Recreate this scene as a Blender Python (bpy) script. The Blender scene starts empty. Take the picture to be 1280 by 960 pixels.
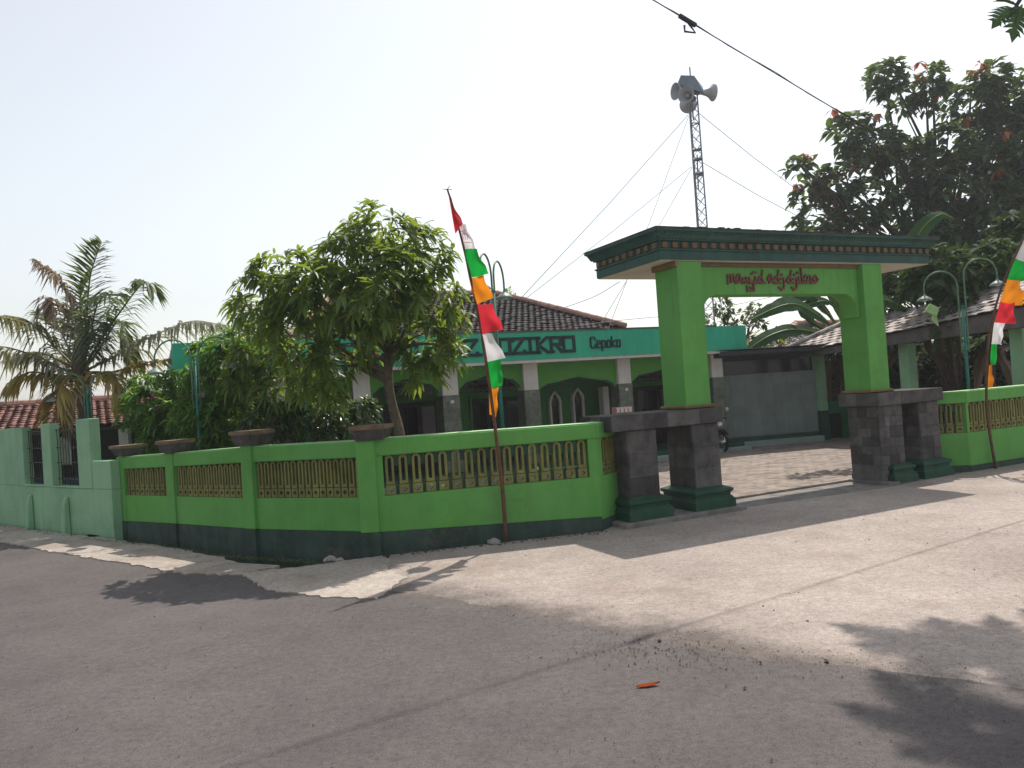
import bpy, bmesh, math, random
from mathutils import Vector, Matrix, noise

# ------------------------------------------------------------------ camera, sky, sun, exposure
SC = bpy.context.scene
COL = SC.collection
R = random.Random(7)

cam_d = bpy.data.cameras.new("camera")
cam = bpy.data.objects.new("camera", cam_d)
COL.objects.link(cam)
cam_d.sensor_fit = 'HORIZONTAL'
cam_d.sensor_width = 36.0
cam_d.lens = 36.0 * 950.0 / 1280.0
cam_d.clip_start = 0.05
cam_d.clip_end = 3000.0
cam.matrix_world = (Matrix.Translation((0, 0, 1.7)) @ Matrix.Rotation(math.radians(90) + math.atan2(10, 950), 4, 'X')
                    @ Matrix.Rotation(math.radians(-3.9), 4, 'Z'))
SC.camera = cam

SUN_AZ, SUN_EL = math.radians(25), math.radians(59)
world = bpy.data.worlds.new("World")
SC.world = world
world.use_nodes = True
wn = world.node_tree
for n in list(wn.nodes):
    wn.nodes.remove(n)
w_out = wn.nodes.new('ShaderNodeOutputWorld')
w_bg = wn.nodes.new('ShaderNodeBackground')
w_sky = wn.nodes.new('ShaderNodeTexSky')
w_hsv = wn.nodes.new('ShaderNodeHueSaturation')
w_sky.sky_type = 'NISHITA'
w_sky.sun_disc = False
w_sky.sun_elevation = SUN_EL
w_sky.sun_rotation = SUN_AZ
w_sky.air_density = 1.4
w_sky.dust_density = 1.4
w_sky.ozone_density = 1.0
w_hsv.inputs['Saturation'].default_value = 0.34
w_bg.inputs['Strength'].default_value = 0.15
wn.links.new(w_sky.outputs[0], w_hsv.inputs['Color'])
wn.links.new(w_hsv.outputs[0], w_bg.inputs['Color'])
wn.links.new(w_bg.outputs[0], w_out.inputs['Surface'])

sun_d = bpy.data.lights.new("sun", 'SUN')
sun_d.energy = 4.4
sun_d.angle = math.radians(0.6)
sun_d.color = (1.0, 0.93, 0.85)
sun = bpy.data.objects.new("sun", sun_d)
COL.objects.link(sun)
sdir = Vector((math.sin(SUN_AZ) * math.cos(SUN_EL), math.cos(SUN_AZ) * math.cos(SUN_EL), math.sin(SUN_EL)))
sun.location = (10, 20, 40)
sun.rotation_euler = sdir.to_track_quat('Z', 'Y').to_euler()

SC.view_settings.view_transform = 'Standard'
SC.view_settings.look = 'None'
SC.view_settings.exposure = 0.10
SC.view_settings.gamma = 1.0
SC.cycles.max_bounces = 6
SC.cycles.transparent_max_bounces = 4

# ------------------------------------------------------------------ materials
MATS = {}

def new_mat(name):
    m = bpy.data.materials.new(name)
    m.use_nodes = True
    nt = m.node_tree
    b = nt.nodes['Principled BSDF']
    MATS[name] = m
    return m, nt, b

def nd(nt, typ, **kw):
    n = nt.nodes.new(typ)
    for k, v in kw.items():
        if k.startswith('i_'):
            n.inputs[k[2:]].default_value = v
        else:
            setattr(n, k, v)
    return n

def noise_node(nt, vec, scale, detail=5, rough=0.6):
    n = nd(nt, 'ShaderNodeTexNoise')
    n.inputs['Scale'].default_value = scale
    n.inputs['Detail'].default_value = detail
    n.inputs['Roughness'].default_value = rough
    nt.links.new(vec, n.inputs['Vector'])
    return n.outputs['Fac']

def ramp(nt, fac, stops):
    r = nd(nt, 'ShaderNodeValToRGB')
    el = r.color_ramp.elements
    while len(el) < len(stops):
        el.new(0.5)
    for e, (p, c) in zip(el, stops):
        e.position = p
        e.color = (c[0], c[1], c[2], 1) if hasattr(c, '__len__') else (c, c, c, 1)
    nt.links.new(fac, r.inputs['Fac'])
    return r.outputs['Color']

def mix(nt, mode, fac, a, b):
    m = nd(nt, 'ShaderNodeMix', data_type='RGBA', blend_type=mode)
    for s, v in ((m.inputs[0], fac), (m.inputs[6], a), (m.inputs[7], b)):
        if hasattr(v, 'links') or isinstance(v, bpy.types.NodeSocket):
            nt.links.new(v, s)
        elif hasattr(v, '__len__'):
            s.default_value = (v[0], v[1], v[2], 1)
        else:
            s.default_value = v
    return m.outputs[2]

def bump(nt, b, height, strength, dist=0.02):
    n = nd(nt, 'ShaderNodeBump')
    n.inputs['Strength'].default_value = strength
    n.inputs['Distance'].default_value = dist
    nt.links.new(height, n.inputs['Height'])
    nt.links.new(n.outputs['Normal'], b.inputs['Normal'])

def pos(nt):
    return nd(nt, 'ShaderNodeNewGeometry').outputs['Position']

def mapped(nt, vec, scale):
    m = nd(nt, 'ShaderNodeMapping')
    m.inputs['Scale'].default_value = scale
    nt.links.new(vec, m.inputs['Vector'])
    return m.outputs['Vector']

def surf(name, col, var=0.18, scale=2.0, rough=0.7, bmp=0.25, fine=45.0, streak=0.0, dirt=None, dirt_amt=0.5, rnd=0.0, island=0.0,
         metal=0.0, spec=0.35, use_pos=True):
    """Paint, plaster, stone, metal: a base colour with mottling, streaks of wear, patches of dirt and a fine relief."""
    m, nt, b = new_mat(name)
    p = pos(nt) if use_pos else nd(nt, 'ShaderNodeTexCoord').outputs['Object']
    f1 = noise_node(nt, p, scale, 6, 0.65)
    lo = [c * (1 - var * 1.6) for c in col]
    hi = [min(1, c * (1 + var * 1.4)) for c in col]
    c = ramp(nt, f1, [(0.28, lo), (0.5, col), (0.75, hi)])
    if streak:
        f2 = noise_node(nt, mapped(nt, p, (4.5, 4.5, 0.5)), 1.5, 6, 0.65)
        s = ramp(nt, f2, [(0.35, 1 - streak), (0.6, 1.0)])
        c = mix(nt, 'MULTIPLY', 1.0, c, s)
    if streak and streak < 0.1:
        f4 = noise_node(nt, mapped(nt, p, (13, 13, 0.55)), 1.0, 3, 0.5)
        g4 = noise_node(nt, p, 0.9, 3, 0.5)
        drip = mix(nt, 'MULTIPLY', 1.0, ramp(nt, f4, [(0.60, 0.0), (0.70, 1.0)]), ramp(nt, g4, [(0.45, 0.0), (0.62, 0.6)]))
        c = mix(nt, 'MIX', drip, c, [x * 0.55 + 0.012 for x in col])
        wv = nd(nt, 'ShaderNodeVectorMath', operation='ADD'); nz = nd(nt, 'ShaderNodeTexNoise'); nz.inputs['Scale'].default_value = 2.5; nz.inputs['Detail'].default_value = 7
        nt.links.new(p, nz.inputs['Vector']); nt.links.new(p, wv.inputs[0]); nt.links.new(nz.outputs['Color'], wv.inputs[1])
        vo = nd(nt, 'ShaderNodeTexVoronoi', feature='DISTANCE_TO_EDGE'); vo.inputs['Scale'].default_value = 0.9
        nt.links.new(wv.outputs[0], vo.inputs['Vector'])
        ck = mix(nt, 'MULTIPLY', 1.0, ramp(nt, vo.outputs['Distance'], [(0.0, 1.0), (0.006, 0.0)]), ramp(nt, noise_node(nt, p, 1.3, 3, 0.5), [(0.5, 0.0), (0.62, 0.45)]))
        c = mix(nt, 'MIX', ck, c, [x * 0.35 for x in col])
        g5 = noise_node(nt, p, 0.7, 7, 0.7)
        c = mix(nt, 'MIX', ramp(nt, g5, [(0.48, 0.0), (0.66, 0.42)]), c, [min(1, x * 0.9 + 0.05) for x in col])
    if dirt:
        f3 = noise_node(nt, p, scale * 0.55 + 0.4, 8, 0.72)
        d = ramp(nt, f3, [(0.52, 0.0), (0.68, dirt_amt)])
        c = mix(nt, 'MIX', d, c, dirt)
    if rnd:
        oi = nd(nt, 'ShaderNodeObjectInfo').outputs['Random']
        c = mix(nt, 'MULTIPLY', 1.0, c, ramp(nt, oi, [(0, 1 - rnd), (1, 1 + rnd)]))
    if island:
        oi = nd(nt, 'ShaderNodeNewGeometry').outputs['Random Per Island']
        c = mix(nt, 'MULTIPLY', 1.0, c, ramp(nt, oi, [(0, 1 - island), (1, 1 + island)]))
    nt.links.new(c, b.inputs['Base Color'])
    b.inputs['Roughness'].default_value = rough
    b.inputs['Metallic'].default_value = metal
    b.inputs['Specular IOR Level'].default_value = spec
    if bmp:
        bump(nt, b, noise_node(nt, p, fine, 4, 0.7), bmp, 0.012)
    return m

def leafmat(name, cols, trans=0.35, rough=0.45, tcol=None, spec=0.4):
    """Leaf: reflects, shines a little and lets sunlight through; every leaf gets its own tint."""
    m, nt, b = new_mat(name)
    rnd = nd(nt, 'ShaderNodeNewGeometry').outputs['Random Per Island']
    oi = nd(nt, 'ShaderNodeObjectInfo').outputs['Random']
    ad = nd(nt, 'ShaderNodeMath', operation='ADD')
    nt.links.new(rnd, ad.inputs[0]); nt.links.new(oi, ad.inputs[1])
    fr = nd(nt, 'ShaderNodeMath', operation='FRACT')
    nt.links.new(ad.outputs[0], fr.inputs[0])
    n = len(cols)
    c = ramp(nt, fr.outputs[0], [(i / (n - 1), cc) for i, cc in enumerate(cols)])
    nt.links.new(c, b.inputs['Base Color'])
    b.inputs['Roughness'].default_value = rough
    b.inputs['Specular IOR Level'].default_value = spec
    t = nd(nt, 'ShaderNodeBsdfTranslucent')
    tc = tcol or [min(1, x * y) for x, y in zip(cols[n // 2], (2.2, 1.9, 0.9))]
    t.inputs['Color'].default_value = (tc[0], tc[1], tc[2], 1)
    ms = nd(nt, 'ShaderNodeMixShader')
    ms.inputs[0].default_value = trans
    nt.links.new(b.outputs[0], ms.inputs[1]); nt.links.new(t.outputs[0], ms.inputs[2])
    nt.links.new(ms.outputs[0], nt.nodes['Material Output'].inputs['Surface'])
    return m

def paving(name, kind):
    """Asphalt and concrete underfoot: blotches, grain, grit, cracks."""
    m, nt, b = new_mat(name)
    p = pos(nt)
    big = noise_node(nt, p, 0.55, 7, 0.62)
    med = noise_node(nt, p, 3.2, 6, 0.7)
    grain = noise_node(nt, p, 110, 3, 0.8)
    scale_ = noise_node(nt, p, 11, 9, 0.82)
    chip = noise_node(nt, p, 26, 6, 0.75)
    A = ((0.090, 0.079, 0.078), (0.112, 0.099, 0.097), (0.135, 0.120, 0.117))
    B = ((0.305, 0.256, 0.227), (0.385, 0.327, 0.290), (0.455, 0.392, 0.352))
    Pp = ((0.33, 0.285, 0.245), (0.43, 0.375, 0.325), (0.5, 0.45, 0.40))
    def col(T, lo=0.3, hi=0.72):
        return ramp(nt, big, [(lo, T[0]), (0.5, T[1]), (hi, T[2])])
    def seam(shift=0.0, gain=1.0):
        # signed distance to the seam between forecourt and road, made ragged
        sep = nd(nt, 'ShaderNodeSeparateXYZ'); nt.links.new(p, sep.inputs[0])
        a = nd(nt, 'ShaderNodeMath', operation='MULTIPLY_ADD'); a.inputs[1].default_value = 0.66 * gain; a.inputs[2].default_value = (-4.36 + shift) * gain
        nt.links.new(sep.outputs[0], a.inputs[0])
        d = nd(nt, 'ShaderNodeMath', operation='MULTIPLY_ADD'); d.inputs[1].default_value = 0.75 * gain
        nt.links.new(sep.outputs[1], d.inputs[0]); nt.links.new(a.outputs[0], d.inputs[2])
        nn = nd(nt, 'ShaderNodeMath', operation='MULTIPLY_ADD'); nn.inputs[1].default_value = 1.3; nn.inputs[2].default_value = -0.65
        nt.links.new(noise_node(nt, p, 1.5, 10, 0.68), nn.inputs[0])
        q = nd(nt, 'ShaderNodeMath', operation='ADD'); nt.links.new(d.outputs[0], q.inputs[0]); nt.links.new(nn.outputs[0], q.inputs[1])
        return q.outputs[0]
    if kind == 'asphalt':
        c = col(A)
    elif kind == 'patch':
        c = col(Pp)
    elif kind == 'shoulder':
        c = col(Pp)
        c = mix(nt, 'MIX', ramp(nt, med, [(0.5, 0.0), (0.62, 0.65)]), c, (0.22, 0.18, 0.14))
    else:
        c = col(B)
        s_ = seam()
        f = ramp(nt, s_, [(0.0, 1.0), (0.10, 0.88), (0.28, 0.5), (0.46, 0.15), (0.7, 0.0)])
        asp = ramp(nt, big, [(0.3, (0.115, 0.096, 0.086)), (0.7, (0.165, 0.140, 0.126))])
        c = mix(nt, 'MIX', f, c, asp)
    if kind == 'asphalt':
        # dust carried off the forecourt lies on the asphalt near the seam
        s_ = seam(1.9, 0.45)
        c = mix(nt, 'MIX', ramp(nt, s_, [(0.0, 0.0), (0.65, 0.12), (1.0, 0.5)]), c, (0.15, 0.13, 0.118))
    rg_ = noise_node(nt, p, 20, 9, 0.78)
    c = mix(nt, 'MULTIPLY', 1.0, c, ramp(nt, rg_, [(0.32, 0.70), (0.5, 1.0), (0.68, 1.24)]))
    c = mix(nt, 'MULTIPLY', 0.6, c, ramp(nt, med, [(0.25, 0.72), (0.5, 1.0), (0.8, 1.16)]))
    c = mix(nt, 'MULTIPLY', 0.9, c, ramp(nt, grain, [(0.3, 0.62), (0.5, 1.0), (0.72, 1.3)]))
    if kind == 'asphalt':
        c = mix(nt, 'MULTIPLY', 1.0, c, ramp(nt, chip, [(0.30, 0.6), (0.42, 1.0), (0.62, 1.02), (0.74, 1.35)]))
        c = mix(nt, 'MULTIPLY', 1.0, c, ramp(nt, noise_node(nt, mapped(nt, p, (0.35, 0.35, 1)), 1.0, 6, 0.6), [(0.35, 0.93), (0.65, 1.06)]))
    else:
        c = mix(nt, 'MULTIPLY', 1.0, c, ramp(nt, scale_, [(0.33, 0.72), (0.44, 0.97), (0.58, 1.0), (0.72, 1.16)]))
        pit = mix(nt, 'MULTIPLY', 1.0, ramp(nt, chip, [(0.60, 0.0), (0.67, 1.0)]), ramp(nt, noise_node(nt, p, 1.4, 5, 0.6), [(0.45, 0.0), (0.62, 0.75)]))
        c = mix(nt, 'MIX', pit, c, (0.15, 0.122, 0.105))
        sand = mix(nt, 'MULTIPLY', 1.0, ramp(nt, noise_node(nt, p, 0.9, 8, 0.7), [(0.52, 0.0), (0.68, 0.6)]), (1, 1, 1))
        c = mix(nt, 'MIX', sand, c, (0.25, 0.195, 0.155))
    v = nd(nt, 'ShaderNodeTexVoronoi', feature='DISTANCE_TO_EDGE'); v.inputs['Scale'].default_value = 0.45
    wob = nd(nt, 'ShaderNodeVectorMath', operation='ADD')
    nz = nd(nt, 'ShaderNodeTexNoise'); nz.inputs['Scale'].default_value = 1.7; nz.inputs['Detail'].default_value = 6
    nt.links.new(p, nz.inputs['Vector'])
    nt.links.new(p, wob.inputs[0]); nt.links.new(nz.outputs['Color'], wob.inputs[1])
    nt.links.new(wob.outputs[0], v.inputs['Vector'])
    crack = ramp(nt, v.outputs['Distance'], [(0.0, 0.72), (0.006, 1.0)])
    if kind in ('concrete', 'shoulder'):
        c = mix(nt, 'MULTIPLY', ramp(nt, noise_node(nt, p, 0.8, 3), [(0.45, 0.0), (0.6, 0.8)]), c, crack)
    # grit: dark specks
    for sc_, lo_, hi_, m0, m1, dk in ((30, 0.10, 0.2, 0.46, 0.62, 0.42), (62, 0.16, 0.3, 0.40, 0.6, 0.55), (120, 0.2, 0.36, 0.35, 0.6, 0.6)):
        sp = nd(nt, 'ShaderNodeTexVoronoi'); sp.inputs['Scale'].default_value = sc_
        nt.links.new(p, sp.inputs['Vector'])
        spk = ramp(nt, sp.outputs['Distance'], [(lo_, dk), (hi_, 1.0)])
        c = mix(nt, 'MULTIPLY', ramp(nt, noise_node(nt, p, 2.3 + sc_ * .03, 6, 0.7), [(m0, 0.0), (m1, 0.95)]), c, spk)
    nt.links.new(c, b.inputs['Base Color'])
    b.inputs['Roughness'].default_value = 0.9
    b.inputs['Specular IOR Level'].default_value = 0.25
    h = mix(nt, 'ADD', 0.5, ramp(nt, grain, [(0.2, 0.0), (0.8, 1.0)]), ramp(nt, med, [(0.2, 0.0), (0.8, 1.0)]))
    bump(nt, b, h, 0.45 if kind == 'asphalt' else 0.4, 0.008)
    return m

LIME = (0.112, 0.345, 0.07)
surf('lime_paint', LIME, 0.10, 1.3, 0.8, 0.22, 55, streak=0.07, dirt=(0.085, 0.19, 0.05), dirt_amt=0.3)
surf('sunlit_green', (0.36, 0.56, 0.29), 0.12, 5, 0.75, 0.3, 50, dirt=(0.2, 0.3, 0.15), dirt_amt=0.6)  # wall green made paler, bright sun on the wall tops put into the colour
surf('pale_green_paint', (0.26, 0.47, 0.275), 0.10, 1.6, 0.7, 0.3, 50, streak=0.07, dirt=(0.15, 0.28, 0.16), dirt_amt=0.5)
surf('dark_green_paint', (0.02, 0.08, 0.047), 0.2, 2.5, 0.6, 0.3, 40, streak=0.3, dirt=(0.08, 0.09, 0.075), dirt_amt=0.45)
surf('plinth_paint', (0.04, 0.075, 0.058), 0.25, 3.0, 0.75, 0.4, 40, streak=0.3, dirt=(0.12, 0.11, 0.095), dirt_amt=0.65)
surf('teal_paint', (0.036, 0.46, 0.28), 0.08, 1.2, 0.6, 0.15, 50, streak=0.12, dirt=(0.03, 0.22, 0.15), dirt_amt=0.3)
surf('cornice_green', (0.024, 0.085, 0.068), 0.2, 3, 0.6, 0.25, 40, streak=0.25, dirt=(0.05, 0.075, 0.07), dirt_amt=0.6)
surf('orange_paint', (0.15, 0.09, 0.045), 0.22, 8, 0.65, 0.25, 60, dirt=(0.16, 0.10, 0.06), dirt_amt=0.5)
surf('ochre_trim', (0.2, 0.125, 0.045), 0.2, 6, 0.65, 0.25, 60, dirt=(0.15, 0.11, 0.06), dirt_amt=0.6)
surf('soffit_cream', (0.62, 0.56, 0.47), 0.08, 2, 0.8, 0.15, 50, dirt=(0.4, 0.36, 0.3), dirt_amt=0.4)
surf('white_paint', (0.62, 0.60, 0.57), 0.07, 2, 0.7, 0.15, 50, streak=0.1)
surf('grille_olive', (0.205, 0.205, 0.06), 0.18, 7, 0.75, 0.35, 60, streak=0.25, dirt=(0.10, 0.085, 0.05), dirt_amt=0.55, rnd=0.12)
surf('stone_dark', (0.088, 0.084, 0.082), 0.32, 6, 0.8, 0.7, 38, streak=0.2, dirt=(0.15, 0.135, 0.125), dirt_amt=0.55, rnd=0.42, spec=0.3)
surf('stone_cap', (0.075, 0.07, 0.067), 0.3, 7, 0.85, 0.6, 40, streak=0.25, dirt=(0.2, 0.18, 0.16), dirt_amt=0.5, spec=0.25)
surf('cap_rim', (0.17, 0.115, 0.07), 0.25, 9, 0.8, 0.4, 50, dirt=(0.1, 0.1, 0.05), dirt_amt=0.7)
surf('marble_tile', (0.115, 0.135, 0.105), 0.35, 9, 0.35, 0.1, 40, dirt=(0.2, 0.21, 0.17), dirt_amt=0.5, rnd=0.15, spec=0.5)
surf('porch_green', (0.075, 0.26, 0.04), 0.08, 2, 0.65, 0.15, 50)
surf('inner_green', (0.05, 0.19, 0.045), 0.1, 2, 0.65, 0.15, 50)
surf('letter_dark', (0.012, 0.03, 0.035), 0.2, 6, 0.5, 0.1, 60)
surf('letter_red', (0.15, 0.04, 0.035), 0.2, 12, 0.55, 0.2, 60)
surf('roof_tile_dark', (0.048, 0.040, 0.040), 0.35, 3, 0.85, 0.4, 40, island=0.4, dirt=(0.05, 0.045, 0.04), dirt_amt=0.6)
surf('roof_tile_orange', (0.165, 0.077, 0.06), 0.3, 4, 0.85, 0.35, 40, island=0.5, dirt=(0.09, 0.05, 0.04), dirt_amt=0.8)
surf('ridge_tile', (0.42, 0.25, 0.2), 0.25, 5, 0.85, 0.3, 40, island=0.25, dirt=(0.12, 0.08, 0.07), dirt_amt=0.6)
surf('shed_tile', (0.42, 0.365, 0.335), 0.25, 6, 0.9, 0.6, 35, island=0.3, dirt=(0.08, 0.07, 0.06), dirt_amt=0.7)
surf('beam_grey', (0.12, 0.11, 0.105), 0.2, 4, 0.8, 0.3, 50, streak=0.2)
surf('dark_wood', (0.022, 0.018, 0.017), 0.3, 6, 0.55, 0.2, 40)
surf('dark_glass', (0.008, 0.01, 0.012), 0.2, 2, 0.12, 0, spec=0.6)
surf('side_wall', (0.20, 0.235, 0.225), 0.12, 2.2, 0.7, 0.15, 40, streak=0.12, rnd=0.06)
surf('step_pale', (0.27, 0.34, 0.31), 0.12, 3, 0.75, 0.3, 40)
surf('shed_green', (0.025, 0.22, 0.095), 0.12, 3, 0.65, 0.2, 40, streak=0.2)
surf('iron_sheet', (0.05, 0.055, 0.065), 0.3, 2, 0.5, 0.15, 30, streak=0.2, metal=0.3)
surf('teal_pole', (0.008, 0.13, 0.105), 0.2, 8, 0.45, 0.1, 60)
surf('hoop_green', (0.10, 0.2, 0.115), 0.25, 12, 0.5, 0.15, 60)
surf('lamp_shade', (0.20, 0.27, 0.235), 0.15, 10, 0.45, 0.1, 60)
surf('galvanised', (0.22, 0.235, 0.26), 0.25, 6, 0.5, 0.1, 60, metal=0.3)
surf('horn_grey', (0.40, 0.41, 0.44), 0.12, 6, 0.5, 0.1, 60)
surf('canopy_sheet', (0.14, 0.175, 0.20), 0.15, 4, 0.55, 0.1, 60)
surf('wire_black', (0.03, 0.03, 0.035), 0.1, 9, 0.6, 0)
surf('wire_steel', (0.24, 0.24, 0.25), 0.1, 9, 0.5, 0)
surf('bamboo_brown', (0.12, 0.055, 0.035), 0.35, 9, 0.75, 0.4, 60)
surf('bark', (0.15, 0.115, 0.085), 0.35, 9, 0.9, 0.8, 30)
surf('bark_dark', (0.07, 0.055, 0.045), 0.35, 7, 0.9, 0.8, 30)
surf('palm_fibre', (0.13, 0.09, 0.065), 0.4, 12, 0.95, 0.9, 30)
surf('soil', (0.075, 0.06, 0.047), 0.4, 2.5, 0.95, 0.8, 25)
surf('ditch_mud', (0.045, 0.042, 0.034), 0.4, 3.5, 0.8, 0.8, 25)
surf('kerb_concrete', (0.20, 0.185, 0.17), 0.3, 4, 0.9, 0.6, 35, dirt=(0.08, 0.075, 0.07), dirt_amt=0.6)
surf('paver', (0.27, 0.223, 0.19), 0.25, 3, 0.9, 0.7, 40, rnd=0.05, island=0.05, dirt=(0.16, 0.135, 0.115), dirt_amt=0.7)
surf('pebble', (0.10, 0.085, 0.075), 0.3, 30, 0.9, 0.3, 60, island=0.5)
surf('rubble', (0.33, 0.31, 0.29), 0.3, 9, 0.9, 0.7, 40)
surf('blue_tarp', (0.03, 0.06, 0.13), 0.25, 3, 0.5, 0.15, 30)
surf('board_grey', (0.40, 0.40, 0.38), 0.1, 3, 0.7, 0.1, 40)
surf('tyre', (0.015, 0.015, 0.016), 0.2, 9, 0.8, 0.3, 60)
surf('bike_black', (0.012, 0.012, 0.014), 0.1, 4, 0.25, 0, spec=0.6)
surf('bike_chrome', (0.55, 0.55, 0.56), 0.05, 4, 0.2, 0, metal=0.8)
surf('bike_white', (0.7, 0.7, 0.7), 0.05, 4, 0.25, 0, spec=0.6)
surf('clay_pot', (0.30, 0.13, 0.07), 0.2, 6, 0.85, 0.3, 40)
surf('ornament_green', (0.30, 0.48, 0.2), 0.12, 14, 0.7, 0.3, 60)
surf('brick_pink', (0.42, 0.20, 0.17), 0.25, 12, 0.85, 0.4, 60)

def cloth(name, col):
    m, nt, b = new_mat(name)
    p = pos(nt)
    c = ramp(nt, noise_node(nt, p, 5, 4), [(0.3, [x * 0.88 for x in col]), (0.7, [min(1, x * 1.1) for x in col])])
    nt.links.new(c, b.inputs['Base Color'])
    b.inputs['Roughness'].default_value = 0.8
    b.inputs['Specular IOR Level'].default_value = 0.15
    t = nd(nt, 'ShaderNodeBsdfTranslucent')
    nt.links.new(c, t.inputs['Color'])
    ms = nd(nt, 'ShaderNodeMixShader'); ms.inputs[0].default_value = 0.5
    nt.links.new(b.outputs[0], ms.inputs[1]); nt.links.new(t.outputs[0], ms.inputs[2])
    nt.links.new(ms.outputs[0], nt.nodes['Material Output'].inputs['Surface'])
    bump(nt, b, noise_node(nt, p, 120, 2), 0.2, 0.004)
cloth('cloth_red', (0.72, 0.035, 0.05))
cloth('cloth_white', (0.78, 0.76, 0.77))
cloth('cloth_green', (0.01, 0.38, 0.05))
cloth('cloth_orange', (0.86, 0.28, 0.015))

leafmat('leaf_mango', [(0.045, 0.10, 0.022), (0.08, 0.155, 0.032), (0.11, 0.185, 0.045), (0.05, 0.11, 0.024)], 0.42, tcol=(0.32, 0.42, 0.035))
leafmat('leaf_shrub', [(0.035, 0.115, 0.018), (0.07, 0.18, 0.026), (0.105, 0.22, 0.034), (0.045, 0.125, 0.02)], 0.4, tcol=(0.26, 0.46, 0.03))
leafmat('leaf_dark', [(0.03, 0.06, 0.025), (0.048, 0.09, 0.036), (0.065, 0.115, 0.045), (0.036, 0.073, 0.028)], 0.26, rough=0.3, tcol=(0.17, 0.26, 0.03))
leafmat('leaf_matte', [(0.02, 0.045, 0.018), (0.035, 0.07, 0.026), (0.05, 0.09, 0.034), (0.026, 0.055, 0.02)], 0.16, rough=0.75, spec=0.12, tcol=(0.13, 0.2, 0.025))
leafmat('leaf_young', [(0.30, 0.07, 0.045), (0.4, 0.13, 0.06), (0.33, 0.17, 0.04), (0.25, 0.06, 0.05)], 0.35, tcol=(0.5, 0.13, 0.06))
leafmat('leaf_yellowgreen', [(0.14, 0.2, 0.02), (0.2, 0.27, 0.03), (0.12, 0.2, 0.02)], 0.4, tcol=(0.4, 0.45, 0.03))
leafmat('leaf_palm', [(0.06, 0.095, 0.04), (0.095, 0.14, 0.06), (0.15, 0.18, 0.095), (0.075, 0.115, 0.05)], 0.32, tcol=(0.24, 0.32, 0.08))
leafmat('leaf_palm_pale', [(0.13, 0.14, 0.08), (0.2, 0.2, 0.12), (0.26, 0.25, 0.16), (0.12, 0.14, 0.07)], 0.35, tcol=(0.36, 0.36, 0.16))
leafmat('leaf_palm_yellow', [(0.30, 0.24, 0.06), (0.42, 0.33, 0.09), (0.34, 0.25, 0.07)], 0.35, tcol=(0.5, 0.36, 0.06))
leafmat('leaf_palm_dry', [(0.30, 0.235, 0.16), (0.40, 0.33, 0.24), (0.2, 0.14, 0.115)], 0.25, tcol=(0.35, 0.25, 0.15))
leafmat('leaf_banana', [(0.014, 0.05, 0.02), (0.022, 0.07, 0.026), (0.02, 0.06, 0.022)], 0.12, rough=0.8, spec=0.08, tcol=(0.13, 0.26, 0.03))
leafmat('leaf_banana_dry', [(0.12, 0.075, 0.045), (0.2, 0.13, 0.08), (0.09, 0.055, 0.035)], 0.2, tcol=(0.2, 0.12, 0.06))
leafmat('leaf_bread', [(0.02, 0.06, 0.018), (0.03, 0.08, 0.022), (0.025, 0.07, 0.02)], 0.28, tcol=(0.12, 0.22, 0.02))
leafmat('leaf_fallen', [(0.26, 0.04, 0.008), (0.3, 0.055, 0.01)], 0.1, rough=0.8, spec=0.05, tcol=(0.5, 0.1, 0.02))
leafmat('grass_blade', [(0.05, 0.09, 0.02), (0.09, 0.12, 0.03), (0.12, 0.12, 0.05)], 0.25, tcol=(0.15, 0.2, 0.03))
paving('asphalt', 'asphalt')
paving('concrete', 'concrete')
paving('concrete_patch', 'patch')
paving('shoulder_concrete', 'shoulder')

# ------------------------------------------------------------------ building helpers
ORG = {}

class Frame:
    """A local frame: a runs along, b runs back, z is up."""
    def __init__(self, o=(0, 0), d=(1, 0)):
        l = math.hypot(*d)
        self.o = o; self.d = (d[0] / l, d[1] / l)
    def __call__(self, a, b, z):
        return Vector((self.o[0] + a * self.d[0] - b * self.d[1], self.o[1] + a * self.d[1] + b * self.d[0], z))
    @property
    def rz(self):
        return math.atan2(self.d[1], self.d[0])
WF = Frame()
GF = Frame((0, 0), (0.9045, 0.4265))     # gate, mosque and yard share this direction

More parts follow.
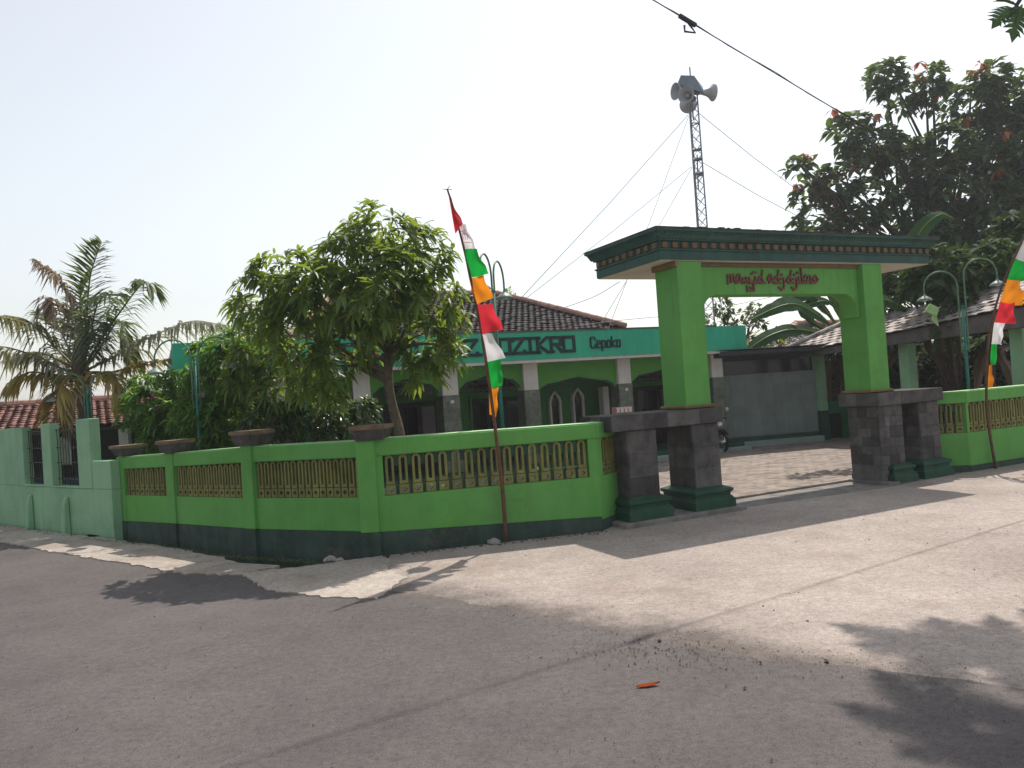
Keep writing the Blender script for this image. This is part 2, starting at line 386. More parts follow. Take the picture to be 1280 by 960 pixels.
class MB:
    def __init__(self, fr=WF):
        self.v = []; self.f = []; self.fr = fr
    def add(self, vs, fs):
        k = len(self.v)
        self.v += vs
        self.f += [tuple(i + k for i in f) for f in fs]
        return self
    def box(self, a0, a1, b0, b1, z0, z1):
        F = self.fr
        return self.add([F(a0, b0, z0), F(a1, b0, z0), F(a1, b1, z0), F(a0, b1, z0), F(a0, b0, z1), F(a1, b0, z1), F(a1, b1, z1), F(a0, b1, z1)],
                        [(0, 3, 2, 1), (4, 5, 6, 7), (0, 1, 5, 4), (1, 2, 6, 5), (2, 3, 7, 6), (3, 0, 4, 7)])
    def ramp(self, a0, a1, b0, b1, z00, z01, z10, z11):
        """Box whose bottom and top slope: z00..z01 at a0, z10..z11 at a1."""
        F = self.fr
        return self.add([F(a0, b0, z00), F(a1, b0, z10), F(a1, b1, z10), F(a0, b1, z00), F(a0, b0, z01), F(a1, b0, z11), F(a1, b1, z11), F(a0, b1, z01)],
                        [(0, 3, 2, 1), (4, 5, 6, 7), (0, 1, 5, 4), (1, 2, 6, 5), (2, 3, 7, 6), (3, 0, 4, 7)])
    def rings(self, loops, cap=True):
        n = len(loops[0]); vs = [Vector(p) for lp in loops for p in lp]; fs = []
        for i in range(len(loops) - 1):
            for j in range(n):
                k = (j + 1) % n
                fs.append((i * n + j, i * n + k, (i + 1) * n + k, (i + 1) * n + j))
        if cap:
            fs.append(tuple(range(n - 1, -1, -1)))
            fs.append(tuple(range((len(loops) - 1) * n, len(loops) * n)))
        return self.add(vs, fs)
    def rect_profile(self, a0, a1, b0, b1, prof):
        """Stack of rectangles: prof = [(outward offset, z), ...] from the bottom up."""
        F = self.fr
        return self.rings([[F(a0 - o, b0 - o, z), F(a1 + o, b0 - o, z), F(a1 + o, b1 + o, z), F(a0 - o, b1 + o, z)] for o, z in prof])
    def prism(self, prof, b0, b1):
        F = self.fr
        return self.rings([[F(a, b0, z) for a, z in prof], [F(a, b1, z) for a, z in prof]])
    def slab(self, poly, z0, z1):
        return self.rings([[Vector((x, y, z0)) for x, y in poly], [Vector((x, y, z1)) for x, y in poly]])
    def tube(self, pts, r, n=8, cap=True):
        pts = [Vector(p) for p in pts]
        rs = r if hasattr(r, '__len__') else [r] * len(pts)
        loops = []; u = None
        for i, p in enumerate(pts):
            t = (pts[min(i + 1, len(pts) - 1)] - pts[max(i - 1, 0)])
            t = t.normalized() if t.length > 1e-9 else Vector((0, 0, 1))
            if u is None:
                u = t.orthogonal().normalized()
            u = (u - t * u.dot(t)).normalized(); w = t.cross(u)
            loops.append([p + (u * math.cos(2 * math.pi * k / n) + w * math.sin(2 * math.pi * k / n)) * rs[i] for k in range(n)])
        return self.rings(loops, cap)
    def lathe(self, c, axis, prof, n=16):
        """prof = [(distance along axis, radius), ...] (open ended)."""
        t = Vector(axis).normalized(); u = t.orthogonal().normalized(); w = t.cross(u); c = Vector(c)
        return self.rings([[c + t * h + (u * math.cos(2 * math.pi * k / n) + w * math.sin(2 * math.pi * k / n)) * r for k in range(n)] for h, r in prof], False)
    def mesh(self, name, org=Vector((0, 0, 0)), smooth=False):
        me = bpy.data.meshes.new(name)
        me.from_pydata([v - org for v in self.v], [], self.f)
        if smooth:
            me.polygons.foreach_set('use_smooth', [True] * len(me.polygons))
        me.update()
        return me
    def build(self, name, mat, parent=None, smooth=False, bev=0.0, kind=None, label=None, fix=True):
        org = ORG.get(parent.name, Vector((0, 0, 0))) if parent else Vector((0, 0, 0))
        me = self.mesh(name, org, smooth)
        if fix:
            bm = bmesh.new(); bm.from_mesh(me)
            bmesh.ops.recalc_face_normals(bm, faces=bm.faces)
            bm.to_mesh(me); bm.free()
        o = place(name, me, mat, parent)
        if bev:
            b = o.modifiers.new('bevel', 'BEVEL'); b.width = bev; b.segments = 1; b.limit_method = 'ANGLE'; b.angle_limit = 0.7
        if kind: o['kind'] = kind
        if label: o['label'] = label
        return o

def place(name, me, mat, parent=None):
    o = bpy.data.objects.new(name, me)
    COL.objects.link(o)
    if mat and not me.materials:
        me.materials.append(MATS[mat])
    if parent:
        o.parent = parent
        ORG[o.name] = ORG.get(parent.name, Vector((0, 0, 0)))
    return o

def thing(name, label, cat, loc, group=None):
    o = bpy.data.objects.new(name, None)
    COL.objects.link(o)
    o.empty_display_size = 0.2
    o.location = loc
    ORG[o.name] = Vector(loc)
    return tag(o, label, cat, group)

def tag(o, label, cat, group=None):
    o['label'] = label; o['category'] = cat; o['kind'] = 'thing'
    if group: o['group'] = group
    return o

def struct(mb, name, mat, label=None, **kw):
    o = mb.build(name, mat, **kw)
    o['kind'] = 'structure'
    if label: o['label'] = label
    return o

def set_at(o, parent, wpos, rz=0.0, sc=None):
    o.location = Vector(wpos) - ORG.get(parent.name, Vector((0, 0, 0)))
    o.rotation_euler = (0, 0, rz)
    if sc: o.scale = sc
    return o

def smooth_path(pts, k=6):
    pts = [Vector(p) for p in pts]
    P = [pts[0] * 2 - pts[1]] + pts + [pts[-1] * 2 - pts[-2]]
    out = []
    for i in range(1, len(P) - 2):
        for j in range(k):
            t = j / k
            a, b, c, d = P[i - 1], P[i], P[i + 1], P[i + 2]
            out.append(0.5 * ((2 * b) + (c - a) * t + (2 * a - 5 * b + 4 * c - d) * t * t + (3 * b - a - 3 * c + d) * t ** 3))
    out.append(pts[-1])
    return out

def lerp(a, b, t):
    return a + (b - a) * t

# ------------------------------------------------------------------ ground, road, yard
g = MB()
N = 24
xs = [-600, -250, -100, -50] + [-40 + i * 4 for i in range(25)] + [80, 150, 300, 600]
ys = [-200, -80, -30] + [-14 + i * 4 for i in range(22)] + [100, 180, 350, 800, 1600]
k0 = len(g.v)
for y in ys:
    for x in xs:
        far = max(0.0, (math.hypot(x, y) - 45) / 60)
        g.v.append(Vector((x, y, -0.17 + 0.02 * math.sin(x * 1.7 + y * 0.9) + min(far, 4) * 0.25 * noise.noise(Vector((x * .02, y * .02, 0))))))
nx = len(xs)
for j in range(len(ys) - 1):
    for i in range(nx - 1):
        a = j * nx + i
        g.f.append((a, a + 1, a + nx + 1, a + nx))
struct(g, 'ground', 'soil', smooth=True)

def rag(pts, step=0.12, amp=0.03, seed=1):
    """A line of points made ragged."""
    out = []
    rr = random.Random(seed)
    for i in range(len(pts) - 1):
        a, b = Vector((*pts[i], 0)), Vector((*pts[i + 1], 0))
        n = max(1, int((b - a).length / step))
        d = (b - a).normalized(); nn = Vector((-d.y, d.x, 0))
        for k in range(n):
            p = a + (b - a) * k / n + nn * rr.uniform(-amp, amp)
            out.append((p.x, p.y))
    out.append(tuple(pts[-1]))
    return out

road_edge = [(-40, 35.2), (-7.6, 11.18), (-6.4, 10.2), (-5.06, 9.2), (-3.6, 8.1), (-2.95, 7.88)]
r = MB()
r.slab([(-60, 50)] + road_edge[:1] + rag(road_edge[1:], 0.07, 0.035, 3) + [(-1.5, 8.38), (-1.5, 7.0), (3, 7.0), (14, 10), (60, 30), (60, -40), (-60, -40)], -0.15, 0.0)
struct(r, 'road', 'asphalt')
# pale concrete shoulder along the walls, broken edges
s_in = [(-2.62, 8.2), (-3.15, 8.5), (-3.75, 9.1), (-4.5, 9.75), (-5.0, 10.12), (-5.75, 10.72), (-9.2, 13.28), (-40, 36.2)]
s = MB()
s.slab(rag(road_edge[1:] + [(-2.62, 8.2)], 0.07, 0.035, 3)[:-1] + rag(s_in[:-1], 0.16, 0.04, 5) + [(-40, 36.2), (-40, 35.25)], -0.13, 0.012)
struct(s, 'shoulder', 'shoulder_concrete')
p = MB()
patch = rag([(-2.98, 7.95), (-2.3, 8.07), (-1.55, 8.34), (-1.42, 8.15), (-1.36, 7.6), (-1.12, 7.25), (-1.28, 6.55), (-1.75, 6.72), (-2.4, 7.12), (-2.98, 7.95)], 0.055, 0.024, 9)[:-1]
p.slab(patch, -0.12, 0.011)
struct(p, 'concrete_patch', 'concrete_patch')
ap = MB()
edge = [(-1.30, 6.42), (-0.9, 6.35), (-0.2, 5.7), (0.6, 4.95), (1.3, 4.4), (1.9, 4.05), (2.5, 3.7), (3.4, 3.1), (6, 1.5), (12, -1.5)]
er = rag(edge, 0.12, 0.05, 11)
inner = [(x + .25, y + .28) for x, y in er]
k = len(er)
ap.add([Vector((x, y, -0.006)) for x, y in er] + [Vector((x, y, 0.004)) for x, y in inner], [(i, i + 1, k + i + 1, k + i) for i in range(k - 1)])
ap.add([Vector((x, y, 0.004)) for x, y in [(-1.46, 8.38), (-1.46, 6.9)] + inner + [(30, -1.5), (30, 24), (8.3, 12.5), (5.2, 9.6 + 1.1), (1.1, 9.2), (0.95, 8.92)]], [tuple(range(k + 8))])
struct(ap, 'concrete_forecourt', 'concrete')
# soil bed of the walled yard and the yard paved with blocks behind the gate
yd = MB()
yd.slab([(-6.0, 11.6), (-1.7, 8.6), (0.95, 9.1), tuple(GF(5.1, 7.95, 0)[:2]), tuple(GF(5.1, 8.35, 0)[:2]), tuple(GF(3.5, 12.2, 0)[:2]), tuple(GF(-1.2, 13.2, 0)[:2])], -0.12, -0.008)
struct(yd, 'planting_bed', 'soil')
yb = MB()
yb.slab([tuple(GF(a, b, 0)[:2]) for a, b in ((5.0, 7.4), (17.5, 7.4), (17.5, 14.6), (3.0, 14.6), (3.0, 8.28), (5.0, 8.28))], -0.1, 0.0)
yard = struct(yb, 'yard', 'kerb_concrete')
ORG['yard'] = Vector((0, 0, 0))
# paving blocks: the ones nearest the gate opening singly, the rest as one part
PW, PL = 0.115, 0.225
pv = MB().box(-PL / 2 + .002, PL / 2 - .002, -PW / 2 + .002, PW / 2 - .002, 0.0, 0.026)
pv_me = pv.mesh('paver'); pv_me.materials.append(MATS['paver'])
slots = []
j = 0; b = 8.35
while b < 14.0:
    a = 5.0 + (PL / 2 if j % 2 else 0)
    while a < 15.2:
        slots.append((a, b)); a += PL
    b += PW; j += 1
slots = [q for q in slots if not (q[1] > 13.35 and q[0] < 12.3)]
def near(q):
    w = GF(q[0], q[1], 0)
    return (w.length + (100 if not 6.55 < q[0] < 10.2 else 0))
slots.sort(key=near)
rest = MB(GF)
for i, (a, b) in enumerate(slots):
    h = R.uniform(-0.002, 0.003); tw = R.uniform(-0.03, 0.03)
    if i < 290:
        o = place('paver', pv_me, None, yard)
        o.location = GF(a, b, 0.004 + h); o.rotation_euler = (R.uniform(-.012, .012), R.uniform(-.012, .012), GF.rz + tw)
    else:
        f = Frame(GF(a, b, 0)[:2], (math.cos(GF.rz + tw), math.sin(GF.rz + tw)))
        rest.fr = f
        z1 = 0.030 + h
        x, y = PL / 2 - .002, PW / 2 - .002
        rest.add([f(-x, -y, z1), f(x, -y, z1 + R.uniform(-.002, .002)), f(x, y, z1), f(-x, y, z1), f(-x, -y, 0.005), f(x, -y, 0.005), f(x, y, 0.005), f(-x, y, 0.005)],
                 [(0, 1, 2, 3), (4, 5, 1, 0), (5, 6, 2, 1), (6, 7, 3, 2), (7, 4, 0, 3)])
rest.build('paving_blocks', 'paver', yard, kind='stuff')

# ------------------------------------------------------------------ boundary walls with grille blocks
def ring_pts(f, n):
    return [f(i / n) for i in range(n)]

def grille_block_mesh(name, w, h):
    """Pierced concrete baluster: an upright stadium ring with a slot, on a square with a lozenge hole."""
    m = MB(); d = 0.035
    def holed(outer, inner):
        n = len(outer); vs = []
        for y in (-d, d):
            vs += [Vector((a, y, z)) for a, z in outer] + [Vector((a, y, z)) for a, z in inner]
        fs = []
        for i in range(n):
            k = (i + 1) % n
            fs.append((i, k, n + k, n + i))
            fs.append((2 * n + k, 2 * n + i, 3 * n + i, 3 * n + k))
            fs.append((k, i, 2 * n + i, 2 * n + k))
            fs.append((n + i, n + k, 3 * n + k, 3 * n + i))
        m.add(vs, fs)
    def stadium(hw, z0, z1, n=5):
        pts = []
        for i in range(n + 1):
            t = math.pi * i / n
            pts.append((hw * math.cos(t), z1 - hw + hw * math.sin(t)))
        pts += [(-hw, (z0 + z1) / 2), (-hw, z0), (0, z0), (hw, z0), (hw, (z0 + z1) / 2)]
        return pts
    holed(stadium(w * 0.40, 0.115, h), stadium(w * 0.17, 0.15, h - w * 0.23))
    s = w * 0.46; c = 0.055; q = 0.053
    sq = [(s, c - q), (s, c), (s, c + q), (0, c + q), (-s, c + q), (-s, c), (-s, c - q), (0, c - q)]
    dm = [(.5, -.5), (1, 0), (.5, .5), (0, 1), (-.5, .5), (-1, 0), (-.5, -.5), (0, -1)]
    holed(sq, [(x * s * 0.66, c + y * q * 0.6) for x, y in dm])
    me = m.mesh(name)
    bm = bmesh.new(); bm.from_mesh(me); bmesh.ops.recalc_face_normals(bm, faces=bm.faces); bm.to_mesh(me); bm.free()
    me.materials.append(MATS['grille_olive'])
    return me

def wall_section(name, label, P, Q, tp, tq, z_plinth, z_sill, z_head, n, post0, post1, zb=-0.16, th=0.15, group=None, base_mat='plinth_paint'):
    """One bay from P to Q. Each z_* is a pair (at P, at Q). Returns thing and frame."""
    L = math.hypot(Q[0] - P[0], Q[1] - P[1])
    F = Frame(P, (Q[0] - P[0], Q[1] - P[1]))
    t = thing(name, label, 'wall', (P[0], P[1], 0), group)
    z = lambda pr, a: pr[0] + (pr[1] - pr[0]) * a / L
    top = (tp, tq)
    a0, a1 = post0, L - post1
    MB(F).ramp(0, L, -0.015, th + .015, zb, z_plinth[0], zb, z_plinth[1]).build('plinth', base_mat, t)
    MB(F).ramp(0.002, L - 0.002, 0, th, z_plinth[0], z_sill[0], z_plinth[1], z_sill[1]).build('panel', 'lime_paint', t, bev=.006)
    MB(F).ramp(0.004, L - 0.004, -0.012, th + .10, z_head[0], tp, z_head[1], tq).build('top_rail', 'lime_paint', t, bev=.012)
    MB(F).ramp(0.02, L - 0.02, 0.0, th + .09, tp + .001, tp + .007, tq + .001, tq + .007).build('coping', 'sunlit_green', t)  # thin added sheet, its pale colour paints the sunlit top edge of the rail
    if a0 > 0.03:
        MB(F).ramp(0.003, a0, 0.003, th - .003, z_sill[0], z_head[0], z(z_sill, a0), z(z_head, a0)).build('end_post', 'lime_paint', t)
    if post1 > 0.03:
        MB(F).ramp(a1, L - 0.003, 0.003, th - .003, z(z_sill, a1), z(z_head, a1), z_sill[1], z_head[1]).build('end_post', 'lime_paint', t)
    pitch = (a1 - a0) / n
    bw = 0.80 if pitch > .135 else 0.92
    h = (z_head[0] + z_head[1] - z_sill[0] - z_sill[1]) / 2 - 0.004
    me = grille_block_mesh('grille_block', min(0.125, pitch * bw), h)
    gap = pitch - min(0.125, pitch * bw) * 0.8
    for i in range(n):
        a = a0 + pitch * (i + .5)
        o = place('grille_block', me, None, t)
        set_at(o, t, F(a, th * 0.42, z(z_sill, a) + 0.002), F.rz, (1, 1, (z(z_head, a) - z(z_sill, a) - .004) / h))
        if i:
            w = a - pitch / 2
            zs, zh = z(z_sill, w), z(z_head, w)
            hh = zh - zs
            MB(F).box(w - gap / 2, w + gap / 2, th * .36, th * .5, zs, zs + hh * .29).build('web_bar', 'dark_green_paint', t)
            MB(F).box(w - gap / 2, w + gap / 2, th * .36, th * .5, zs + hh * .72, zh).build('web_bar', 'dark_green_paint', t)
    return t, F

def pillar(label, c, d, w, ztop, capw=None, proud=0.03, zb=-0.16, zp=0.25, caph=0.17, group=None, capoff=0.0):
    F = Frame(c, d)
    t = thing('wall_pillar', label, 'pillar', (c[0], c[1], 0), group)
    MB(F).rect_profile(-w / 2, w / 2, -proud, 0.16, [(0.012, zb), (0.012, zp)]).build('plinth', 'plinth_paint', t)
    MB(F).rect_profile(-w / 2, w / 2, -proud, 0.16, [(0, zp), (0, ztop)]).build('shaft', 'lime_paint', t, bev=.008)
    if capw:
        x = w / 2; k = capw / 2 - x
        MB(F).rect_profile(-x + capoff, x + capoff, -proud + .01, 0.19, [(k * .45, ztop), (k * .5, ztop + .02), (k * .6, ztop + .045), (k * .85, ztop + caph * .72)]).build('planter_cap', 'stone_cap', t)
        MB(F).rect_profile(-x + capoff, x + capoff, -proud + .01, 0.19, [(k * .9, ztop + caph * .70), (k, ztop + caph * .76), (k, ztop + caph)]).build('cap_rim', 'cap_rim', t)
    return t

A, B, C_, D, E, F_ = (-5.90, 11.22), (-4.70, 10.33), (-3.25, 9.20), (-1.64, 8.42), (0.95, 8.98), (1.26, 9.47)
gw = 'green walls with olive grille blocks round the mosque yard'
wall_section('boundary_wall', 'short green grille wall bay joining the pale green house wall', A, B, 1.13, 1.18, (.20, .23), (.58, .6), (.955, 1.0), 10, 0.03, 0.10, group=gw)
wall_section('boundary_wall', 'green grille wall bay between the two narrow capped pillars, third from the gate', B, C_, 1.18, 1.25, (.23, .26), (.6, .63), (1.0, 1.065), 13, 0.10, 0.10, group=gw)
wall_section('boundary_wall', 'green grille wall bay above the dark ditch, left of the corner pillar', C_, D, 1.25, 1.27, (.26, .26), (.63, .64), (1.065, 1.085), 15, 0.10, 0.12, group=gw)
wall_section('boundary_wall', 'long green grille wall behind the leaning flagpole on the left', D, E, 1.28, 1.265, (.25, .16), (.645, .635), (1.09, 1.085), 16, 0.15, 0.11, group=gw)
wall_section('boundary_wall', 'narrow green wall return with two grille blocks beside the stone pedestals', E, F_, 1.262, 1.262, (.12, .12), (.63, .63), (1.08, 1.08), 3, 0.12, 0.02, group=gw)
pg = 'pillars of the green grille wall'
pillar('green wall pillar capped by a stone planter where the pale house wall begins', (-5.79, 11.12), (1.2, -.89), 0.13, 1.16, 0.35, 0.0, zp=.2, caph=.15, group=pg, capoff=0.05)
pillar('green wall pillar with brown rimmed cap, second from the pale house wall', (B[0], B[1]), (1.33, -1), 0.19, 1.19, 0.36, 0.03, zp=.235, group=pg)
pillar('tall green wall pillar with dark stone cap, left of the ditch bay', (C_[0], C_[1]), (1.5, -.95), 0.19, 1.28, 0.37, 0.035, zp=.265, group=pg)
pillar('broad green corner pillar with planter cap, beside the mango trunk', (D[0] - .03, D[1] + .0), (1.6, -.2), 0.21, 1.275, 0.40, 0.03, zp=.255, caph=.165, group=pg, capoff=.06)
# right-hand wall beyond the gate
g0, g1, g2 = GF(10.80, 8.0, 0), GF(11.24, 7.60, 0), GF(14.6, 7.6, 0)
wall_section('boundary_wall', 'narrow green wall return in shade right of the right stone pedestals', g0[:2], g1[:2], 1.235, 1.24, (.1, .1), (.60, .60), (1.06, 1.06), 4, 0.02, 0.03, group=gw)
wall_section('boundary_wall', 'green grille wall behind the leaning flagpole on the right', g1[:2], g2[:2], 1.24, 1.24, (.09, .09), (.60, .60), (1.06, 1.06), 24, 0.05, 0.1, group=gw)

# ------------------------------------------------------------------ gateway
gate = thing('gateway', 'lime green mosque gateway with dark cornice roof on black stone pedestals', 'gate', GF(7.98, 7.9, 0))
MB(GF).box(6.10, 6.50, 7.80, 8.27, 1.335, 3.225).build('pillar', 'lime_paint', gate, bev=.008)
MB(GF).box(9.45, 9.85, 7.80, 8.27, 1.335, 3.225).build('pillar', 'lime_paint', gate, bev=.008)
def haunch(ax, sgn, n=8, rad=.27):
    return [(ax + sgn * rad * (1 - math.cos(math.pi / 2 * i / n)), 2.80 - rad + rad * math.sin(math.pi / 2 * i / n)) for i in range(n + 1)]
prof = [(6.5, 3.222), (6.5, 2.45)] + [(6.545, 2.45)] + haunch(6.55, 1) + haunch(9.40, -1)[::-1] + [(9.405, 2.45), (9.45, 2.45), (9.45, 3.222)]
MB(GF).prism(prof, 7.90, 8.18).build('beam', 'lime_paint', gate, bev=.005)
for a0, a1 in ((6.07, 6.53), (9.42, 9.88)):
    MB(GF).rect_profile(a0, a1, 7.77, 8.30, [(0.0, 1.335), (0.008, 1.343), (0.008, 1.36), (-.01, 1.375)]).build('base_trim', 'ochre_trim', gate)
MB(GF).box(6.06, 6.098, 7.77, 8.28, 3.15, 3.222).build('top_trim', 'ochre_trim', gate)
MB(GF).box(6.502, 9.448, 7.865, 7.899, 3.17, 3.222).build('top_trim', 'orange_paint', gate)
# roof: cornice in steps, ribbed band, dentils
RS0, RS1, RT0, RT1 = 5.72, 11.01, 7.66, 9.40
roof = MB(GF).rect_profile(RS0, RS1, RT0, RT1, [(-.115, 3.235), (-.115, 3.345), (-.095, 3.355), (-.095, 3.37), (-.12, 3.375), (-.12, 3.465), (-.085, 3.475), (-.085, 3.49),
                                               (-.07, 3.495), (-.035, 3.56), (-.02, 3.575), (0, 3.582), (0, 3.612)])
cornice = roof.build('cornice', 'cornice_green', gate)
MB(GF).rect_profile(RS0 + .13, RS1 - .13, RT0 + .13, RT1 - .13, [(0, 3.226), (0, 3.234)]).build('soffit', 'soffit_cream', gate)
top = MB(GF).rect_profile(RS0 - .004, RS1 + .004, RT0 - .004, RT1 + .004, [(0, 3.613), (0.006, 3.628), (-.75, 3.70)])
top.build('roof_cover', 'stone_cap', gate)
lump = MB(GF)
for i in range(26):
    a = R.uniform(RS0 + .1, RS1 - .1); w = R.uniform(.03, .12)
    lump.rect_profile(a, a + w, RT0 + .03, RT0 + .03 + R.uniform(.04, .1), [(0, 3.61), (-.005, 3.635 + R.uniform(0, .02))])
lump.build('roof_crust', 'stone_cap', gate, kind='stuff')
dm = MB().rect_profile(-.034, .034, -.02, .02, [(0, -.036), (0.004, -.03), (0.004, .03), (0, .036)]).mesh('dentil'); dm.materials.append(MATS['orange_paint'])
nD = 33
for i in range(nD):
    a = lerp(RS0 + .19, RS1 - .19, i / (nD - 1))
    set_at(place('dentil', dm, None, gate), gate, GF(a, RT0 + .113, 3.42), GF.rz)
for i in range(9):
    b = lerp(RT0 + .2, RT1 - .2, i / 8)
    set_at(place('dentil', dm, None, gate), gate, GF(RS0 + .113, b, 3.42), GF.rz + math.pi / 2)
teeth = MB(GF)
for i in range(100):
    a = lerp(RS0 + .05, RS1 - .05, i / 99)
    F = GF; w = .012
    teeth.rings([[F(a - w, RT0 + .078, 3.497), F(a + w, RT0 + .078, 3.497), F(a + w, RT0 + .1, 3.497), F(a - w, RT0 + .1, 3.497)],
                 [F(a - w, RT0 + .022, 3.562), F(a + w, RT0 + .022, 3.562), F(a + w, RT0 + .06, 3.562), F(a - w, RT0 + .06, 3.562)]])
for i in range(32):
    b = lerp(RT0 + .05, RT1 - .05, i / 31); w = .012
    teeth.rings([[GF(RS0 + .078, b - w, 3.497), GF(RS0 + .078, b + w, 3.497), GF(RS0 + .1, b + w, 3.497), GF(RS0 + .1, b - w, 3.497)],
                 [GF(RS0 + .022, b - w, 3.562), GF(RS0 + .022, b + w, 3.562), GF(RS0 + .06, b + w, 3.562), GF(RS0 + .06, b - w, 3.562)]])
teeth.build('cornice_ribs', 'cornice_green', gate, kind='stuff')

def clad(parent, F, a0, a1, z0, z1, rows, seed, mean=0.17):
    """Cladding stones on the face b = 0 of frame F (front towards -b)."""
    rr = random.Random(seed)
    hs = [rr.uniform(.8, 1.2) for _ in range(rows)]; k = (z1 - z0) / sum(hs); z = z0
    for h in hs:
        zz = z + h * k; a = a0
        while a < a1 - 1e-6:
            w = rr.uniform(.6, 1.45) * mean
            if a1 - a - w < mean * .55: w = a1 - a
            gpx = 0.0015; pr = rr.uniform(.006, .013)
            F2 = F
            MB(F2).rings([[F2(a + gpx, 0, z + gpx), F2(a + w - gpx, 0, z + gpx), F2(a + w - gpx, 0, zz - gpx), F2(a + gpx, 0, zz - gpx)],
                          [F2(a + gpx, -pr * .7, z + gpx), F2(a + w - gpx, -pr * .7, z + gpx), F2(a + w - gpx, -pr * .7, zz - gpx), F2(a + gpx, -pr * .7, zz - gpx)],
                          [F2(a + gpx + .004, -pr, z + gpx + .004), F2(a + w - gpx - .004, -pr, z + gpx + .004), F2(a + w - gpx - .004, -pr, zz - gpx - .004), F2(a + gpx + .004, -pr, zz - gpx - .004)]]).build('stone', 'stone_dark', parent)
            a += w
        z = zz

def face(a, b, da, db):
    """Frame of a vertical face in gate space starting at (a, b) running along (da, db)."""
    p = GF(a, b, 0); q = GF(a + da, b + db, 0)
    return Frame(p[:2], (q[0] - p[0], q[1] - p[1]))

MOULD = [(0.115, 0), (0.115, .105), (0.095, .118), (0.095, .128), (0.07, .15), (0.075, .185), (0.10, .20), (0.10, .232), (0.075, .245), (0.0, .275)]
def pedestal(a0, a1, z0, seed, moulded=True, m_a0=None, rows=6, mean=.3, label=None):
    b0, b1 = 7.72, 8.24
    core = MB(GF).box(a0, a1, b0, b1, z0, 1.135).build('pedestal', 'stone_dark', gate, label=label)
    zb = z0 + .27 if moulded else z0 + .02
    clad(core, face(a0, b0, 1, 0), 0, a1 - a0, z0 + .27, 1.13, rows, seed, mean)
    clad(core, face(a0, b1, 0, -1), 0, b1 - b0, zb, 1.13, rows + (0 if moulded else 1), seed + 1, mean)
    clad(core, face(a1, b0, 0, 1), 0, b1 - b0, z0 + .27, 1.13, rows, seed + 2, mean)
    ma = a0 if m_a0 is None else m_a0
    MB(GF).rect_profile(ma, a1, b0, b1, [(o, z + z0) for o, z in MOULD]).build('base_moulding', 'dark_green_paint', core)
    return core
pedestal(5.12, 5.54, 0.06, 21, mean=.5, rows=3)
pedestal(6.10, 6.51, 0.06, 31, mean=.5, rows=3)
pedestal(9.45, 9.95, 0.0, 41, True, 9.68, rows=6, mean=.17, label='inner right pedestal faced with a patchwork of dark stones')
pedestal(10.32, 10.76, 0.0, 51, rows=5, mean=.24)
def ledge(a0, a1, seed):
    l = MB(GF).box(a0 + .01, a1 - .01, 7.66, 8.36, 1.138, 1.328).build('ledge', 'stone_dark', gate)
    clad(l, face(a0, 7.66, 1, 0), 0.01, a1 - a0 - .01, 1.14, 1.326, 1, seed, .42)
    clad(l, face(a0 + .01, 8.36, 0, -1), 0, .7, 1.14, 1.326, 1, seed + 1, .3)
    clad(l, face(a1 - .01, 7.66, 0, 1), 0, .7, 1.14, 1.326, 1, seed + 2, .3)
    return l
ledge(4.86, 6.56, 61); ledge(9.40, 10.82, 71)
MB(GF).rect_profile(4.9, 6.72, 7.53, 8.42, [(0, -.1), (0, .05), (-.012, .06)]).build('platform', 'kerb_concrete', gate)
MB(GF).rect_profile(9.42, 9.66, 7.6, 8.3, [(0, -.1), (0, .03), (-.01, .04)]).build('platform', 'kerb_concrete', gate)

# red lettering on the beam: Latin letters drawn like Arabic script
def stroke(mb, F, pts, th, b0, b1):
    """A flat pen stroke in the a-z plane of frame F, extruded from b0 to b1."""
    n = len(pts)
    for i in range(n - 1):
        (x0, y0), (x1, y1) = pts[i], pts[i + 1]
        l = math.hypot(x1 - x0, y1 - y0) or 1e-6
        ux, uy = (x1 - x0) / l, (y1 - y0) / l
        e = th * .5
        px, py = -uy * e, ux * e
        q = [(x0 - ux * e * .9 + px, y0 - uy * e * .9 + py), (x0 - ux * e * .9 - px, y0 - uy * e * .9 - py), (x1 + ux * e * .9 - px, y1 + uy * e * .9 - py), (x1 + ux * e * .9 + px, y1 + uy * e * .9 + py)]
        bb = b0 - 0.0006 * (i % 7)
        mb.rings([[F(a, bb, z) for a, z in q], [F(a, b1, z) for a, z in q]])

